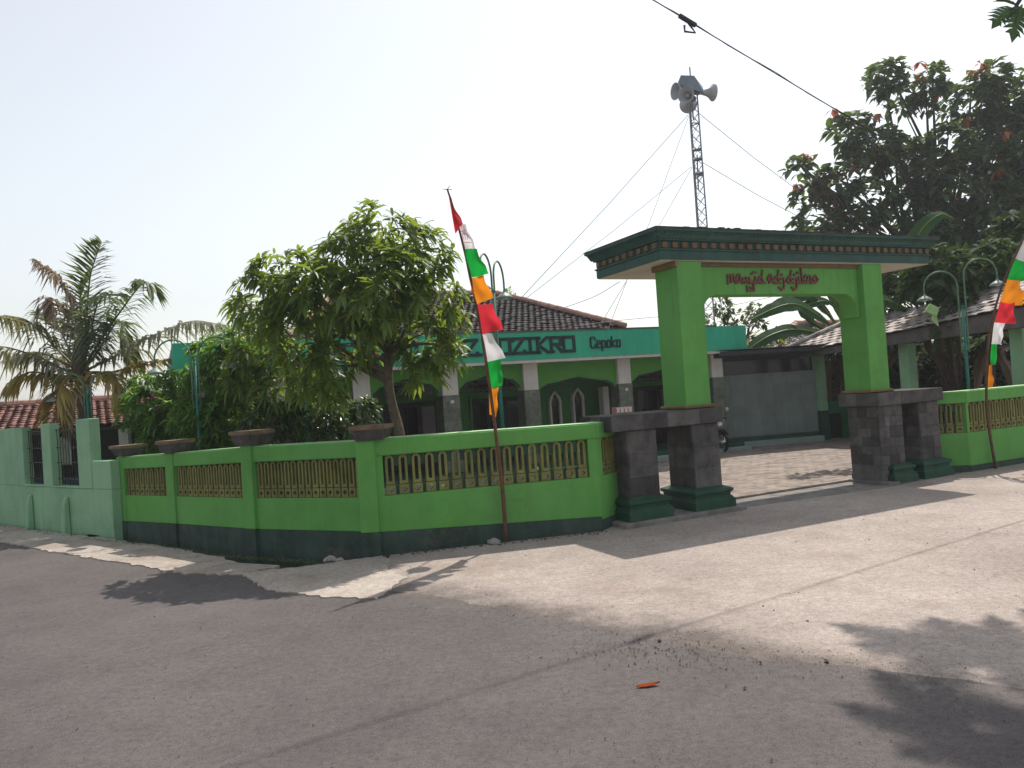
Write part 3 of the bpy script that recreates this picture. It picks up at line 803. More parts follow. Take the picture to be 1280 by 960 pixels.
SCRIPT = {   # strokes in units of the x-height
    'm': [[(0, -.1), (0, .9), (.35, .95), (.4, .1)], [(.4, .7), (.75, .95), (.85, .2), (1.0, 0)]],
    'a': [[(.6, .6), (.35, .95), (.05, .5), (.3, .05), (.65, .3), (.55, 1.0)], [(.6, .3), (.9, 0)]],
    's': [[(0, 0), (.2, .55), (.35, .05), (.55, .6), (.7, .05), (.95, .6), (1.0, 0)]],
    'j': [[(0, .6), (.15, 0), (.5, 0), (.5, -.9)], [(.5, -.9), (-.35, -.9), (-.35, -.4)], [(.05, -.55), (.25, -.55)], [(.3, 1.1), (.42, 1.1)]],
    'i': [[(0, .1), (.2, 0), (.3, .7), (.35, 0), (.6, 0)], [(.12, 1.25), (.24, 1.25)], [(.38, 1.25), (.5, 1.25)]],
    'd': [[(.75, 1.5), (.55, .55), (.75, .1), (.35, 0), (.0, .25), (.3, .7), (.62, .5)], [(.7, .05), (1.0, 0)]],
    'z': [[(0, .5), (.4, .6), (.5, .0), (.35, -.65), (.0, -.8), (-.3, -.55)], [(.15, 1.0), (.27, 1.0)]],
    'k': [[(.1, 1.7), (.2, 0), (.9, 0)], [(.75, .95), (.25, .45), (.8, .1)]],
    'r': [[(0, .0), (.2, .75), (.45, .9), (.6, .5), (.5, 0), (.85, 0)]],
    'o': [[(.4, .9), (.05, .5), (.35, .0), (.75, .4), (.4, .9)], [(.35, .0), (0, -.02)]],
}
xh, cur = 0.115, 7.00
for word in ('masjid', 'adz', 'dzikro'):
    for ch in word:
        m = MB(GF)
        wd = max(x for st in SCRIPT[ch] for x, _ in st)
        for st in SCRIPT[ch]:
            stroke(m, GF, [(cur + x * xh * 1.17, 2.955 + y * xh) for x, y in st], .024, 7.878, 7.899)
        m.build('letter', 'letter_red', gate)
        cur += wd * xh * 1.12
    cur += 0.045

# ------------------------------------------------------------------ mosque
mosque = thing('mosque', 'long low mosque with teal lettered fascia, white columns and a dark tiled hip roof', 'mosque', GF(6.4, 13.5, 0))
FT = 13.50
fascia = MB(GF).box(0.32, 12.40, FT, FT + .14, 2.315, 2.865).build('fascia', 'teal_paint', mosque)
MB(GF).box(0.32, 0.46, FT + .142, 19.5, 2.315, 2.865).build('fascia', 'teal_paint', mosque)
MB(GF).box(12.26, 12.40, FT + .142, 16, 2.315, 2.865).build('fascia', 'teal_paint', mosque)
MB(GF).box(1.2, 11.55, FT - .015, FT + .20, 2.867, 2.897).build('coping', 'beam_grey', mosque)
MB(GF).box(0.34, 12.38, FT + .015, 15.2, 2.255, 2.313).build('porch_ceiling', 'white_paint', mosque)
MB(GF).box(-0.3, 12.2, 13.35, 19.0, -.15, 0.12).build('porch_floor', 'step_pale', mosque, bev=.01)
MB(GF).box(-0.2, 12.1, 13.47, 19.0, 0.122, 0.22).build('porch_step', 'dark_green_paint', mosque)
cols = [0.62, 1.95, 3.45, 5.18, 6.93, 9.19, 11.73]
tile_me = MB().box(-.1, .1, -.006, .0, -.1, .1).mesh('tile'); tile_me.materials.append(MATS['marble_tile'])
for i, s_ in enumerate(cols):
    c = MB(GF).box(s_ - .16, s_ + .16, 13.78, 14.10, .222, 2.253).build('column', 'white_paint', mosque)
    MB(GF).box(s_ - .168, s_ + .168, 13.772, 14.108, .224, 1.715).build('tile_core', 'beam_grey', c)
    if i >= 3:
        for k in range(6):
            z0 = .226 + k * .248
            MB(GF).box(s_ - .172, s_ + .172, 13.764, 13.7715, z0 + .003, z0 + .245).build('tile', 'marble_tile', c)
            MB(GF).box(s_ - .176, s_ - .1685, 13.774, 14.106, z0 + .003, z0 + .245).build('tile', 'marble_tile', c)
    if i in (3, 5):
        MB(GF).box(s_ - .02, s_ + .05, 13.755, 13.763, 1.56, 1.62).build('switch_plate', 'white_paint', c)
def keel(a0, a1, zend, zsh, zap, n=7):
    """Keel arch outline from left to right."""
    w = a1 - a0; m = (a0 + a1) / 2; L = []
    L.append((a0, zend))
    L.append((a0 + .03, zend + .01))
    for i in range(n + 1):
        t = i / n
        a = a0 + .05 + (m - a0 - .05) * t
        z = zend + .03 + (zsh - zend - .03) * min(1, t * 7) + (zap - zsh) * (max(0, t - .1) / .9) ** 1.35
        L.append((a, z))
    return L + [(2 * m - a, z) for a, z in L[::-1][1:]]
bays = [(5.345, 6.765, 1.82, 1.93, 2.06), (7.095, 9.025, 1.70, 1.795, 1.91), (9.355, 11.565, 1.72, 1.86, 2.00), (3.615, 5.015, 1.82, 1.93, 2.06), (2.115, 3.285, 1.82, 1.93, 2.06), (0.785, 1.785, 1.82, 1.93, 2.05)]
for a0, a1, ze, zs, za in bays:
    k = keel(a0 + .06, a1 - .06, ze, zs, za)
    sp = MB(GF).prism([(a0, 2.252)] + [(a0, ze - .03), (a0 + .06, ze - .03)] + k + [(a1 - .06, ze - .03), (a1, ze - .03), (a1, 2.252)], 13.86, 13.98).build('spandrel', 'porch_green', mosque)
    m = MB(GF)
    for i in range(len(k) - 1):
        (x0, y0), (x1, y1) = k[i], k[i + 1]
        m.rings([[GF(x0, b, y0 - .004) , GF(x1, b, y1 - .004), GF(x1, b, y1 + .022), GF(x0, b, y0 + .022)] for b in (13.845 - .0005 * (i % 2), 13.859)])
    m.build('arch_moulding', 'letter_dark', sp)
# back wall of the porch with doors, vents and arched windows
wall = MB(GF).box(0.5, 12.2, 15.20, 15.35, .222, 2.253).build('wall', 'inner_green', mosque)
def door(a0, a1, z1):
    d = MB(GF).box(a0, a1, 15.15, 15.198, .225, z1).build('door', 'dark_wood', mosque)
    MB(GF).box(a0 - .05, a0 - .002, 15.14, 15.198, .225, z1 + .05).build('frame', 'inner_green', d)
    MB(GF).box(a1 + .002, a1 + .05, 15.14, 15.198, .225, z1 + .05).build('frame', 'inner_green', d)
    n = max(2, int((a1 - a0) / .32))
    for i in range(n):
        w = (a1 - a0) / n
        MB(GF).box(a0 + w * i + .05, a0 + w * (i + 1) - .05, 15.138, 15.149, .75, z1 - .1).build('pane', 'dark_glass', d)
        MB(GF).box(a0 + w * i + .05, a0 + w * (i + 1) - .05, 15.138, 15.149, .32, .68).build('panel', 'dark_wood', d)
door(6.16, 7.30, 1.60); door(4.2, 5.35, 1.62); door(2.2, 3.2, 1.6); door(10.35, 11.35, 1.62); door(9.55, 9.95, 1.55)
def vent(a0, a1, z0, z1, nc, nr):
    v = MB(GF).box(a0, a1, 15.185, 15.199, z0, z1).build('vent', 'dark_glass', mosque)
    m = MB(GF); w = (a1 - a0) / nc; h = (z1 - z0) / nr
    for i in range(nc):
        for j in range(nr):
            c, d = a0 + w * (i + .5), z0 + h * (j + .5)
            for k in range(4):
                t = math.pi / 4 * k + math.pi / 8
                stroke(m, GF, [(c - w * .46 * math.cos(t), d - h * .46 * math.sin(t)), (c + w * .46 * math.cos(t), d + h * .46 * math.sin(t))], .014, 15.170 - .002 * k, 15.183)
        m.box(a0 + w * i - .006, a0 + w * i + .006, 15.176, 15.184, z0, z1)
    m.build('lattice', 'marble_tile', v)
vent(6.12, 7.36, 1.74, 1.99, 9, 2); vent(4.25, 5.3, 1.74, 1.99, 8, 2); vent(10.3, 11.4, 1.74, 1.95, 8, 2)
def arched(a0, a1, z0, z1, dep=.10):
    m = (a0 + a1) / 2; w = (a1 - a0) / 2
    out = [(a0, z0), (a0, z1 - w * 1.9), (a0 - .015, z1 - w * 1.7), (a0 + .02, z1 - w), (m - w * .35, z1 - w * .35), (m, z1), (m + w * .35, z1 - w * .35), (a1 - .02, z1 - w), (a1 + .015, z1 - w * 1.7), (a1, z1 - w * 1.9), (a1, z0)]
    f = .05
    inn = [(m + (x - m) * (1 - f / w), z0 + f * .0 if z == z0 else z - f) for x, z in out]
    loop = []
    fr = MB(GF)
    n = len(out)
    for i in range(n - 1):
        fr.rings([[GF(out[i][0], b, out[i][1]), GF(out[i + 1][0], b, out[i + 1][1]), GF(inn[i + 1][0], b, inn[i + 1][1]), GF(inn[i][0], b, inn[i][1])] for b in (15.199 - dep, 15.199)])
    win = fr.build('window', 'white_paint', mosque)
    MB(GF).prism(inn, 15.17, 15.196).build('pane', 'dark_glass', win)
arched(8.02, 8.32, .5, 1.66); arched(8.62, 8.92, .5, 1.70); arched(7.5, 7.75, .5, 1.6)
MB(GF).box(9.22, 9.37, 14.75, 14.95, .224, 1.68).build('porch_post', 'white_paint', mosque)
MB(GF).box(9.40, 10.2, 14.8, 14.86, .224, 1.62).build('screen', 'dark_wood', mosque)
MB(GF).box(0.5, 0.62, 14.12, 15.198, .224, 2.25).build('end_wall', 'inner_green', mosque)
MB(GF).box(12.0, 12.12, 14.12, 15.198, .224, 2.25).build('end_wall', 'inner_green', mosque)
# hip roof
def tile_slope(mb, e0, e1, r0, r1, tw, nrows, lift=.045):
    e0, e1, r0, r1 = map(Vector, (e0, e1, r0, r1))
    nrm = (e1 - e0).cross(r0 - e0).normalized()
    if nrm.z < 0: nrm = -nrm
    rr = random.Random(int(abs(e0.x * 100)) + nrows)
    ax = (e1 - e0).normalized()
    v0 = (r0 - e0); v0 = v0 - ax * v0.dot(ax)          # straight up the slope
    for j in range(nrows):
        for hh in (0,):
            pa, pb = j / nrows, (j + 1.18) / nrows
        la, lb = e0.lerp(r0, pa), e1.lerp(r1, pa)
        base = e0 + v0 * pa
        x0, x1 = (la - base).dot(ax), (lb - base).dot(ax)
        k = math.floor(x0 / tw) - (0.5 if j % 2 else 0)
        x = k * tw
        while x < x1:
            xa, xb = max(x, x0 - .04), min(x + tw, x1 + .04)
            if xb - xa > tw * .25:
                dz = rr.uniform(-.008, .010); sk = rr.uniform(-.008, .008)
                prof = ((0, .0), (.22, .55), (.5, .62), (.8, .05), (1.0, -.12))
                lo = [base + ax * (lerp(xa, xb, t)) + nrm * (lift * (.55 + q * .9) + dz) + v0 * sk / max(v0.length, .1) for t, q in prof]
                hi = [p + v0 * (pb - pa) - nrm * (lift * .95) for p in lo]
                vs = lo + hi + [p - nrm * lift * .7 for p in lo]
                fs = [(i, i + 1, i + 6, i + 5) for i in range(4)] + [(10 + i, 11 + i, i + 1, i) for i in range(4)]
                mb.add(vs, fs)
            x += tw
def ridge(mb, a, b, r=.06, L=.26):
    a, b = Vector(a), Vector(b); n = max(1, int((b - a).length / L)); d = (b - a) / n
    for i in range(n):
        mb.tube([a + d * i, a + d * (i + 1.08)], [r * 1.12, r * .95], 8)
EV = 2.87
e00, e10, e11, e01 = (2.2, 13.72), (9.25, 13.72), (9.25, 20.1), (2.2, 20.1)
RZ = 4.08
q = lambda p, z: tuple(GF(p[0], p[1], z))
r0, r1 = (3.75, 16.9), (7.72, 16.9)
rt = MB()
tile_slope(rt, q(e00, EV), q(e10, EV), q(r0, RZ), q(r1, RZ), .15, 22, .032)
tile_slope(rt, q(e10, EV), q(e11, EV), q(r1, RZ), q(r1, RZ), .15, 20, .032)
tile_slope(rt, q(e01, EV), q(e00, EV), q(r0, RZ), q(r0, RZ), .15, 20, .032)
und = MB().rings([[Vector(q(p, EV)) for p in (e00, e10, e11, e01)], [Vector(q(p, RZ - .02)) for p in ((3.75, 16.89), (7.72, 16.89), (7.72, 16.91), (3.75, 16.91))]]).build('roof', 'dark_wood', mosque)
rt.build('roof_tiles', 'roof_tile_dark', und, kind='stuff', fix=False)
rg = MB()
ridge(rg, q(r0, RZ + .07), q(r1, RZ + .07)); ridge(rg, q(r1, RZ + .07), q(e10, EV + .10)); ridge(rg, q(r0, RZ + .07), q(e00, EV + .10))
rg.build('ridge_tiles', 'ridge_tile', und, smooth=False)
MB(GF).box(2.25, 9.2, 13.75, 20, 2.40, 2.862).build('roof_base', 'dark_wood', mosque)

# fascia lettering
BLOCK = {
    'M': ([[(0, 0), (0, 1)], [(0, 1), (.45, .45), (.9, 1)], [(.9, 1), (.9, 0)]], .9),
    'A': ([[(0, 0), (0, 1), (.8, 1), (.8, 0)], [(0, .45), (.8, .45)]], .8),
    'S': ([[(.8, 1), (0, 1), (0, .52), (.8, .52), (.8, 0), (0, 0)]], .8),
    'J': ([[(.75, 1), (.75, 0), (0, 0), (0, .3)], [(.5, 1), (.95, 1)]], .8),
    'I': ([[(.25, 0), (.25, 1)], [(0, 0), (.5, 0)], [(0, 1), (.5, 1)]], .5),
    'D': ([[(.08, 0), (.08, 1)], [(-.08, 1), (.8, 1), (.8, 0), (-.08, 0)]], .8),
    'Z': ([[(0, .86), (0, 1), (.85, 1), (0, 0), (.85, 0), (.85, .14)]], .85),
    'K': ([[(.1, 0), (.1, 1)], [(-.05, 1), (.25, 1)], [(-.05, 0), (.25, 0)], [(.8, 1), (.15, .5), (.85, 0)]], .85),
    'R': ([[(.08, 0), (.08, 1)], [(-.08, 1), (.8, 1), (.8, .5), (.1, .5)], [(.45, .5), (.85, 0)], [(-.05, 0), (.22, 0)]], .85),
    'O': ([[(0, 0), (0, 1), (.8, 1), (.8, 0), (0, 0)]], .8),
    '.': ([[(0, 0), (.06, 0)]], .1),
    'C': ([[(.7, .75), (.7, .9), (.6, 1), (.15, 1), (0, .88), (0, .12), (.15, 0), (.6, 0), (.7, .1), (.7, .25)]], .7),
    'e': ([[(0, .34), (.52, .34), (.52, .55), (.4, .64), (.12, .64), (0, .52), (0, .1), (.1, 0), (.5, 0)]], .52),
    'p': ([[(0, -.3), (0, .64)], [(0, .64), (.42, .64), (.52, .54), (.52, .1), (.42, 0), (0, 0)]], .52),
    'o': ([[(.1, 0), (0, .1), (0, .54), (.1, .64), (.42, .64), (.52, .54), (.52, .1), (.42, 0), (.1, 0)]], .52),
    'k': ([[(0, 0), (0, 1)], [(.5, .64), (.05, .3), (.55, 0)]], .52),
}
def write(text, s_end, zb, h, th, gap, wk=1.0):
    adv = []
    for ch in text:
        adv.append((.85 if ch == ' ' else BLOCK[ch][1] * wk) * h + gap)
    cur = s_end - sum(adv) + gap
    for ch, ad in zip(text, adv):
        if ch != ' ':
            m = MB(GF)
            for st in BLOCK[ch][0]:
                stroke(m, GF, [(cur + x * h * wk, zb + y * h) for x, y in st], th, FT - .022, FT - .002)
            m.build('letter', 'letter_dark', mosque)
        cur += ad
write('MASJID ADZ. DZIKRO', 7.82, 2.455, .285, .062, .062, 1.04)
write('Cepoko', 8.94, 2.50, .215, .030, .042, .72)

# ------------------------------------------------------------------ building beside the mosque
side = thing('side_building', 'low grey tiled building with a dark iron awning, right of the mosque', 'building', GF(13.5, 14.2, 0))
SF = Frame(GF(11.95, 14.15, 0)[:2], (0.982, 0.19))
MB(SF).box(0, 2.62, .02, .3, .0, 1.74).build('wall', 'side_wall', side)
for i in range(7):
    for j in range(6):
        MB(SF).box(i * .372 + .002, i * .372 + .370, .008, .0195, .27 + j * .243, .27 + j * .243 + .240).build('tile', 'side_wall', side)
MB(SF).box(-.05, 2.6, -.22, 0.018, -.1, .16).build('step', 'step_pale', side, bev=.01)
MB(SF).box(-.05, 2.6, -.06, 0.018, .162, .25).build('skirting', 'dark_green_paint', side)
aw = MB(SF)
n = 60
for i in range(n):
    a = -.25 + 3.1 * i / n; w = 3.1 / n
    z = .012 * (i % 2)
    aw.rings([[SF(a, -.75, 2.30 + z), SF(a + w * 1.02, -.75, 2.30 + .02 - z), SF(a + w * 1.02, 1.6, 2.08 + .02 - z), SF(a, 1.6, 2.08 + z)],
              [SF(a, -.75, 2.308 + z), SF(a + w * 1.02, -.75, 2.308 + .02 - z), SF(a + w * 1.02, 1.6, 2.088 + .02 - z), SF(a, 1.6, 2.088 + z)]])
aw.build('awning', 'iron_sheet', side)
for j in range(7):
    b = -.7 + j * .26
    MB(SF).box(-.2, 2.8, b, b + .05, 2.20 - (b + .75) * .16, 2.285 - (b + .75) * .094).build('purlin', 'iron_sheet', side)
MB(SF).box(-.1, 2.62, .1, .16, 1.742, 2.19).build('gap_shade', 'dark_glass', side)  # dark sheet standing in for the shade between wall and awning

# ------------------------------------------------------------------ parking shed on the right of the yard
shed = thing('parking_shed', 'open parking shed with pale green posts and a weathered tiled roof behind the right wall', 'shed', GF(14.6, 11, 0))
sg = lambda a, b, z: tuple(GF(a, b, z))
def eave_z(b): return lerp(2.12, 2.62, (14.1 - b) / 5.9)
def beam_z(b): return lerp(2.10, 2.30, (14.1 - b) / 5.7)
for b in (13.55, 11.1, 8.75):
    pz = beam_z(b) - .05
    ps = MB(GF).box(14.5, 14.74, b - .12, b + .12, .74, pz).build('post', 'pale_green_paint', shed)
    MB(GF).box(14.485, 14.755, b - .135, b + .135, -.1, .738).build('post_base', 'dark_green_paint', ps)
MB(GF).ramp(14.02, 14.10, 7.2, 14.3, 2.29, 2.46, 2.29, 2.46) if False else None
def beam(a0, a1, zoff0, zoff1, mat, name):
    m = MB()
    L = []
    for b in (14.3, 7.4):
        z0 = beam_z(b) + zoff0; z1 = eave_z(b) + zoff1
        L.append([GF(a0, b, z0), GF(a1, b, z0), GF(a1, b, z1), GF(a0, b, z1)])
    m.rings(L); m.build(name, mat, shed)
beam(14.12, 14.20, -.06, .0, 'beam_grey', 'fascia_board')
beam(14.55, 14.68, -.03, .02, 'beam_grey', 'beam')
st_ = MB()
tile_slope(st_, sg(14.05, 14.6, 2.10), sg(14.05, 7.3, 2.72), sg(15.6, 13.5, 2.83), sg(15.6, 7.3, 2.88), .26, 8, .022)
tile_slope(st_, sg(17.2, 14.6, 2.3), sg(14.05, 14.6, 2.10), sg(15.6, 13.5, 2.83), sg(15.6, 13.5, 2.83), .26, 7, .022)
tile_slope(st_, sg(17.2, 7.3, 2.3), sg(17.2, 14.6, 2.3), sg(15.6, 7.3, 2.88), sg(15.6, 13.5, 2.83), .26, 7, .022)
st_.build('roof_tiles', 'shed_tile', shed, kind='stuff', fix=False)
MB().rings([[Vector(sg(14.08, 14.55, 2.08)), Vector(sg(14.08, 7.35, 2.68)), Vector(sg(17.1, 7.35, 2.28)), Vector(sg(17.1, 14.55, 2.28))],
            [Vector(sg(15.55, 13.52, 2.80)), Vector(sg(15.55, 7.35, 2.85)), Vector(sg(15.65, 7.35, 2.85)), Vector(sg(15.65, 13.52, 2.80))]]).build('roof', 'dark_wood', shed)
rg = MB(); ridge(rg, sg(15.6, 13.5, 2.88), sg(15.6, 7.3, 2.93), .07, .3); ridge(rg, sg(15.6, 13.5, 2.87), sg(14.1, 14.55, 2.18), .06, .3)
rg.build('ridge_tiles', 'shed_tile', shed)
MB(GF).box(14.76, 17.4, 13.72, 13.86, -.1, .92).build('low_wall', 'shed_green', shed)
MB(GF).box(17.26, 17.4, 7.5, 13.715, -.1, .92).build('low_wall', 'shed_green', shed)
MB(GF).box(17.27, 17.39, 10.9, 11.1, .922, 2.25).build('post', 'beam_grey', shed)
MB(GF).box(17.27, 17.39, 13.6, 13.72, .922, 2.25).build('post', 'beam_grey', shed)
MB(GF).box(15.0, 15.35, 13.60, 13.70, .0, .62).build('cupboard', 'dark_wood', shed)
# red tiled house behind the awning
hb = thing('tiled_house', 'red tiled house roof showing between awning and shed roof', 'house', GF(18.5, 21, 0))
MB(GF).box(18.9, 27.0, 19.2, 26, -.15, 2.2).build('wall', 'beam_grey', hb)
t2 = MB(); tile_slope(t2, sg(18.4, 18.8, 2.30), sg(27.4, 18.8, 2.30), sg(22.2, 21.5, 3.45), sg(25, 21.5, 3.45), .24, 12)
tile_slope(t2, sg(18.4, 26.2, 2.30), sg(18.4, 18.8, 2.30), sg(22.2, 21.5, 3.45), sg(22.2, 21.5, 3.45), .24, 12)
t2.build('roof_tiles', 'roof_tile_dark', hb, kind='stuff', fix=False)
rg = MB(); ridge(rg, sg(18.4, 18.8, 2.38), sg(22.2, 21.5, 3.55), .13, .4); ridge(rg, sg(22.2, 21.5, 3.55), sg(25, 21.5, 3.55), .13, .4)
rg.build('ridge_tiles', 'ridge_tile', hb)

# ------------------------------------------------------------------ pale green house wall at the left edge, and the house behind it
W0, W1 = (-9.22, 13.50), (-5.90, 11.03)
WFm = Frame(W1, (W0[0] - W1[0], W0[1] - W1[1]))       # a runs away to the left, b to the street (negative = inward)
Lw = math.hypot(W0[0] - W1[0], W0[1] - W1[1])
hw = thing('house_wall', 'pale green plastered wall with two barred openings at the left edge', 'wall', (*W1, 0))
bx = lambda a0, a1, z0, z1, nm, b0=-.14, b1=0.0, mt='pale_green_paint', bv=.008, par=None: MB(WFm).box(a0, a1, b0, b1, z0, z1).build(nm, mt, par or hw, bev=bv)
bx(0.0, 8.0, -.16, 0.68, 'wall_base')
bx(0.0, 0.56, 0.682, 1.10, 'low_parapet')
bx(0.56, 0.98, 0.682, 1.735, 'post', -.15, 0.012)
bx(1.92, 2.24, 0.682, 1.70, 'post', -.15, 0.008)
bx(3.00, 3.24, 0.682, 1.665, 'post', -.15, -.001)
bx(3.24, 8.0, 0.682, 1.66, 'upper_wall')
for a in (1.42, 2.76):
    MB(WFm).rings([[WFm(a - .07, 0.002, -.1), WFm(a + .07, 0.002, -.1), WFm(a + .07, .12, -.1), WFm(a - .07, .12, -.1)],
                   [WFm(a - .06, 0.002, .40), WFm(a + .06, 0.002, .40), WFm(a + .055, .09, .38), WFm(a - .055, .09, .38)],
                   [WFm(a - .05, 0.002, .55), WFm(a + .05, 0.002, .55), WFm(a + .045, .05, .53), WFm(a - .045, .05, .53)]]).build('buttress', 'pale_green_paint', hw, bev=.015)
for a0, a1 in ((0.98, 1.92), (2.24, 3.00)):
    gr = MB(WFm)
    n = 10
    for i in range(n):
        a = a0 + (a1 - a0) * (i + .5) / n
        gr.box(a - .004, a + .004, -.09, -.082, .682, 1.60)
    for z in (.80, 1.06, 1.30, 1.58):
        gr.box(a0, a1, -.0815, -.074, z, z + .010)
    gr.build('window_grille', 'bike_black', hw)
    bx(a0 + .01, a1 - .01, .682, .70, 'sill', -.15, .02)
bx(2.25, 2.45, 1.2, 1.62, 'board', -.26, -.24, 'board_grey', 0) if False else None
hl = thing('tiled_house', 'house with an orange tiled roof behind the palm at the left edge', 'house', (-9.813, 16.000, 1.525))
LF = Frame((-9.200, 15.000, 1.536)[:2], (0.99, 0.14))
MB(LF).box(-6, 3.4, 1.2, 1.35, -.15, 1.56).build('wall', 'dark_wood', hl)
MB(LF).box(-6, 3.4, .1, .22, 1.50, 1.60).build('eave_beam', 'beam_grey', hl)
t3 = MB(); e = lambda a, b, z: tuple(LF(a, b, z))
tile_slope(t3, e(-6.2, -.1, 1.60), e(2.6, -.1, 1.60), e(-6.2, 2.6, 2.15), e(2.6, 2.6, 2.15), .17, 12)
MB().rings([[Vector(e(-6.2, -.05, 1.54)), Vector(e(2.58, -.05, 1.54)), Vector(e(2.58, 2.6, 2.10)), Vector(e(-6.2, 2.6, 2.10))], [Vector(e(-6.2, -.05, 1.57)), Vector(e(2.58, -.05, 1.57)), Vector(e(2.58, 2.6, 2.13)), Vector(e(-6.2, 2.6, 2.13))]]).build('roof', 'dark_wood', hl)
t3.build('roof_tiles', 'roof_tile_orange', hl, kind='stuff', fix=False)
rg = MB(); ridge(rg, e(-6.2, 2.62, 2.20), e(2.65, 2.62, 2.20), .08, .3); rg.build('ridge_tiles', 'ridge_tile', hl)
for a in (-1.4, 1.35, 2.3):
    MB(LF).box(a - .09, a + .09, .12, .3, -.15, 1.498).build('column', 'white_paint', hl)
MB(LF).box(-6, 2.8, -.06, -.03, .0, .62).build('fence_sheet', 'blue_tarp', hl)
sb = MB().box(-.14, .14, -.01, .01, -.26, .26)
sbo = sb.build('notice_board', 'board_grey'); sbo.location = (-8.522, 14.300, 1.165); sbo.rotation_euler = (0, 0.02, .3)
MB().box(-.012, .012, -.012, .012, -1.3, -.255).build('board_leg', 'bike_black', sbo)
tag(sbo, 'pale grey board standing behind the barred opening in the pale green wall', 'board')

# ------------------------------------------------------------------ street lamps with two hooped arms
def lamp(label, base, ztop, hoops, group='green hooped yard lamps'):
    """hoops = list of (side vector angle, apex height, diameter, drop to the shade)."""
    x, y = base
    t = thing('yard_lamp', label, 'lamp', (x, y, 0), group)
    MB().tube([(x, y, 0), (x, y, ztop)], [.026, .022], 10).build('pole', 'teal_pole', t, smooth=True)
    MB().tube([(x, y, ztop), (x, y, ztop + .03)], [.03, .012], 10).build('pole_cap', 'teal_pole', t)
    for ang, zap, dia, drop in hoops:
        u = Vector((math.cos(ang), math.sin(ang), 0))
        o = Vector((x, y, 0)) + u * .055
        rr = dia / 2
        pts = [o + Vector((0, 0, ztop - .75)), o + Vector((0, 0, ztop - .2)), o + Vector((0, 0, zap - rr))]
        for k in range(1, 13):
            a = math.pi * (1 - k / 12)
            pts.append(o + u * (rr + rr * math.cos(a)) + Vector((0, 0, zap - rr + rr * math.sin(a))))
        end = o + u * dia + Vector((0, 0, zap - rr - drop))
        pts.append(end)
        arm = MB().tube(pts, .013, 7).build('arm', 'hoop_green', t, smooth=True)
        for z in (ztop - .7, ztop - .3):
            MB().tube([Vector((x, y, z)), o + Vector((0, 0, z))], .009, 6).build('bracket', 'hoop_green', arm)
        MB().lathe(end, (0, 0, -1), [(-.03, .018), (.0, .022), (.02, .05), (.055, .10), (.085, .125), (.09, .12), (.06, .09)], 16).build('lamp_shade', 'lamp_shade', t, smooth=True)
        MB().lathe(end, (0, 0, -1), [(.03, .0), (.04, .03), (.085, .04), (.10, .02), (.105, 0)], 10).build('bulb', 'white_paint', t, smooth=True)
lamp('green hooped lamp between the leafy shrubs left of the mango tree', (-4.690, 11.300, 1.185)[:2], 2.50, [(math.pi * .98, 2.82, .56, .12), (-.05, 2.82, .56, .12)])
lamp('green hooped lamp in front of the palm, above the pale green wall', (-7.043, 12.600, 1.250)[:2], 2.22, [(math.pi * .97, 2.52, .55, .1), (.1, 2.50, .55, .1)])
lamp('green hooped lamp partly hidden behind the leaning flag on the left', (-0.157, 9.700, 1.301)[:2], 3.0, [(math.pi * .42, 3.43, .5, .13), (math.pi * 1.42, 3.43, .5, .13)])
lamp('green hooped lamp with twin arms above the wall right of the gate', (7.543, 12.600, 1.185)[:2], 2.6, [(math.pi * .95, 3.22, .52, .12), (-.1, 3.38, .52, .12)])
lamp('green lamp pole hidden among the leaves of the mango tree', (-3.003, 11.000, 1.324)[:2], 2.2, [(math.pi * .9, 2.5, .5, .1), (-.3, 2.5, .5, .1)])

# ------------------------------------------------------------------ loudspeaker mast
mx, my = 5.15, 19.6
def mast_at(z): return Vector((mx + .0 * z, my, z))
mast = thing('loudspeaker_mast', 'slim lattice mast carrying horn loudspeakers above the gateway', 'mast', (mx, my, 0))
legs = []
for k in range(3):
    a = math.radians(100 + 120 * k)
    f = lambda z, a=a: Vector((mx + math.cos(a) * lerp(.185, .135, z / 9.4), my + math.sin(a) * lerp(.185, .135, z / 9.4), z))
    legs.append(f)
    MB().tube([f(0), f(4.7), f(9.2)], .019, 6).build('leg', 'galvanised', mast)
br = MB()
z = .2; i = 0
while z < 8.6:
    for k in range(3):
        br.tube([legs[k](z), legs[(k + 1) % 3](z + .27)], .0075, 4, False)
        br.tube([legs[(k + 1) % 3](z + .0), legs[k](z + .27)], .0075, 4, False)
    if i % 5 == 0:
        for k in range(3):
            br.tube([legs[k](z), legs[(k + 1) % 3](z)], .016, 5, False)
    z += .27; i += 1
br.build('lattice', 'galvanised', mast, kind='stuff')
for zz in (6.98, 7.6, 7.35):
    p = MB()
    for k in range(3): p.tube([legs[k](zz), legs[(k + 1) % 3](zz + (.05 if k else 0))], .026, 6)
    p.build('collar', 'galvanised', mast)
MB().tube([Vector((mx, my, 6.6)), Vector((mx + .03, my, 7.5))], .016, 6).build('cable_drop', 'wire_black', mast)
MB().tube([Vector((mx, my, 8.4)), Vector((mx, my, 9.78))], .018, 8).build('lightning_rod', 'galvanised', mast)
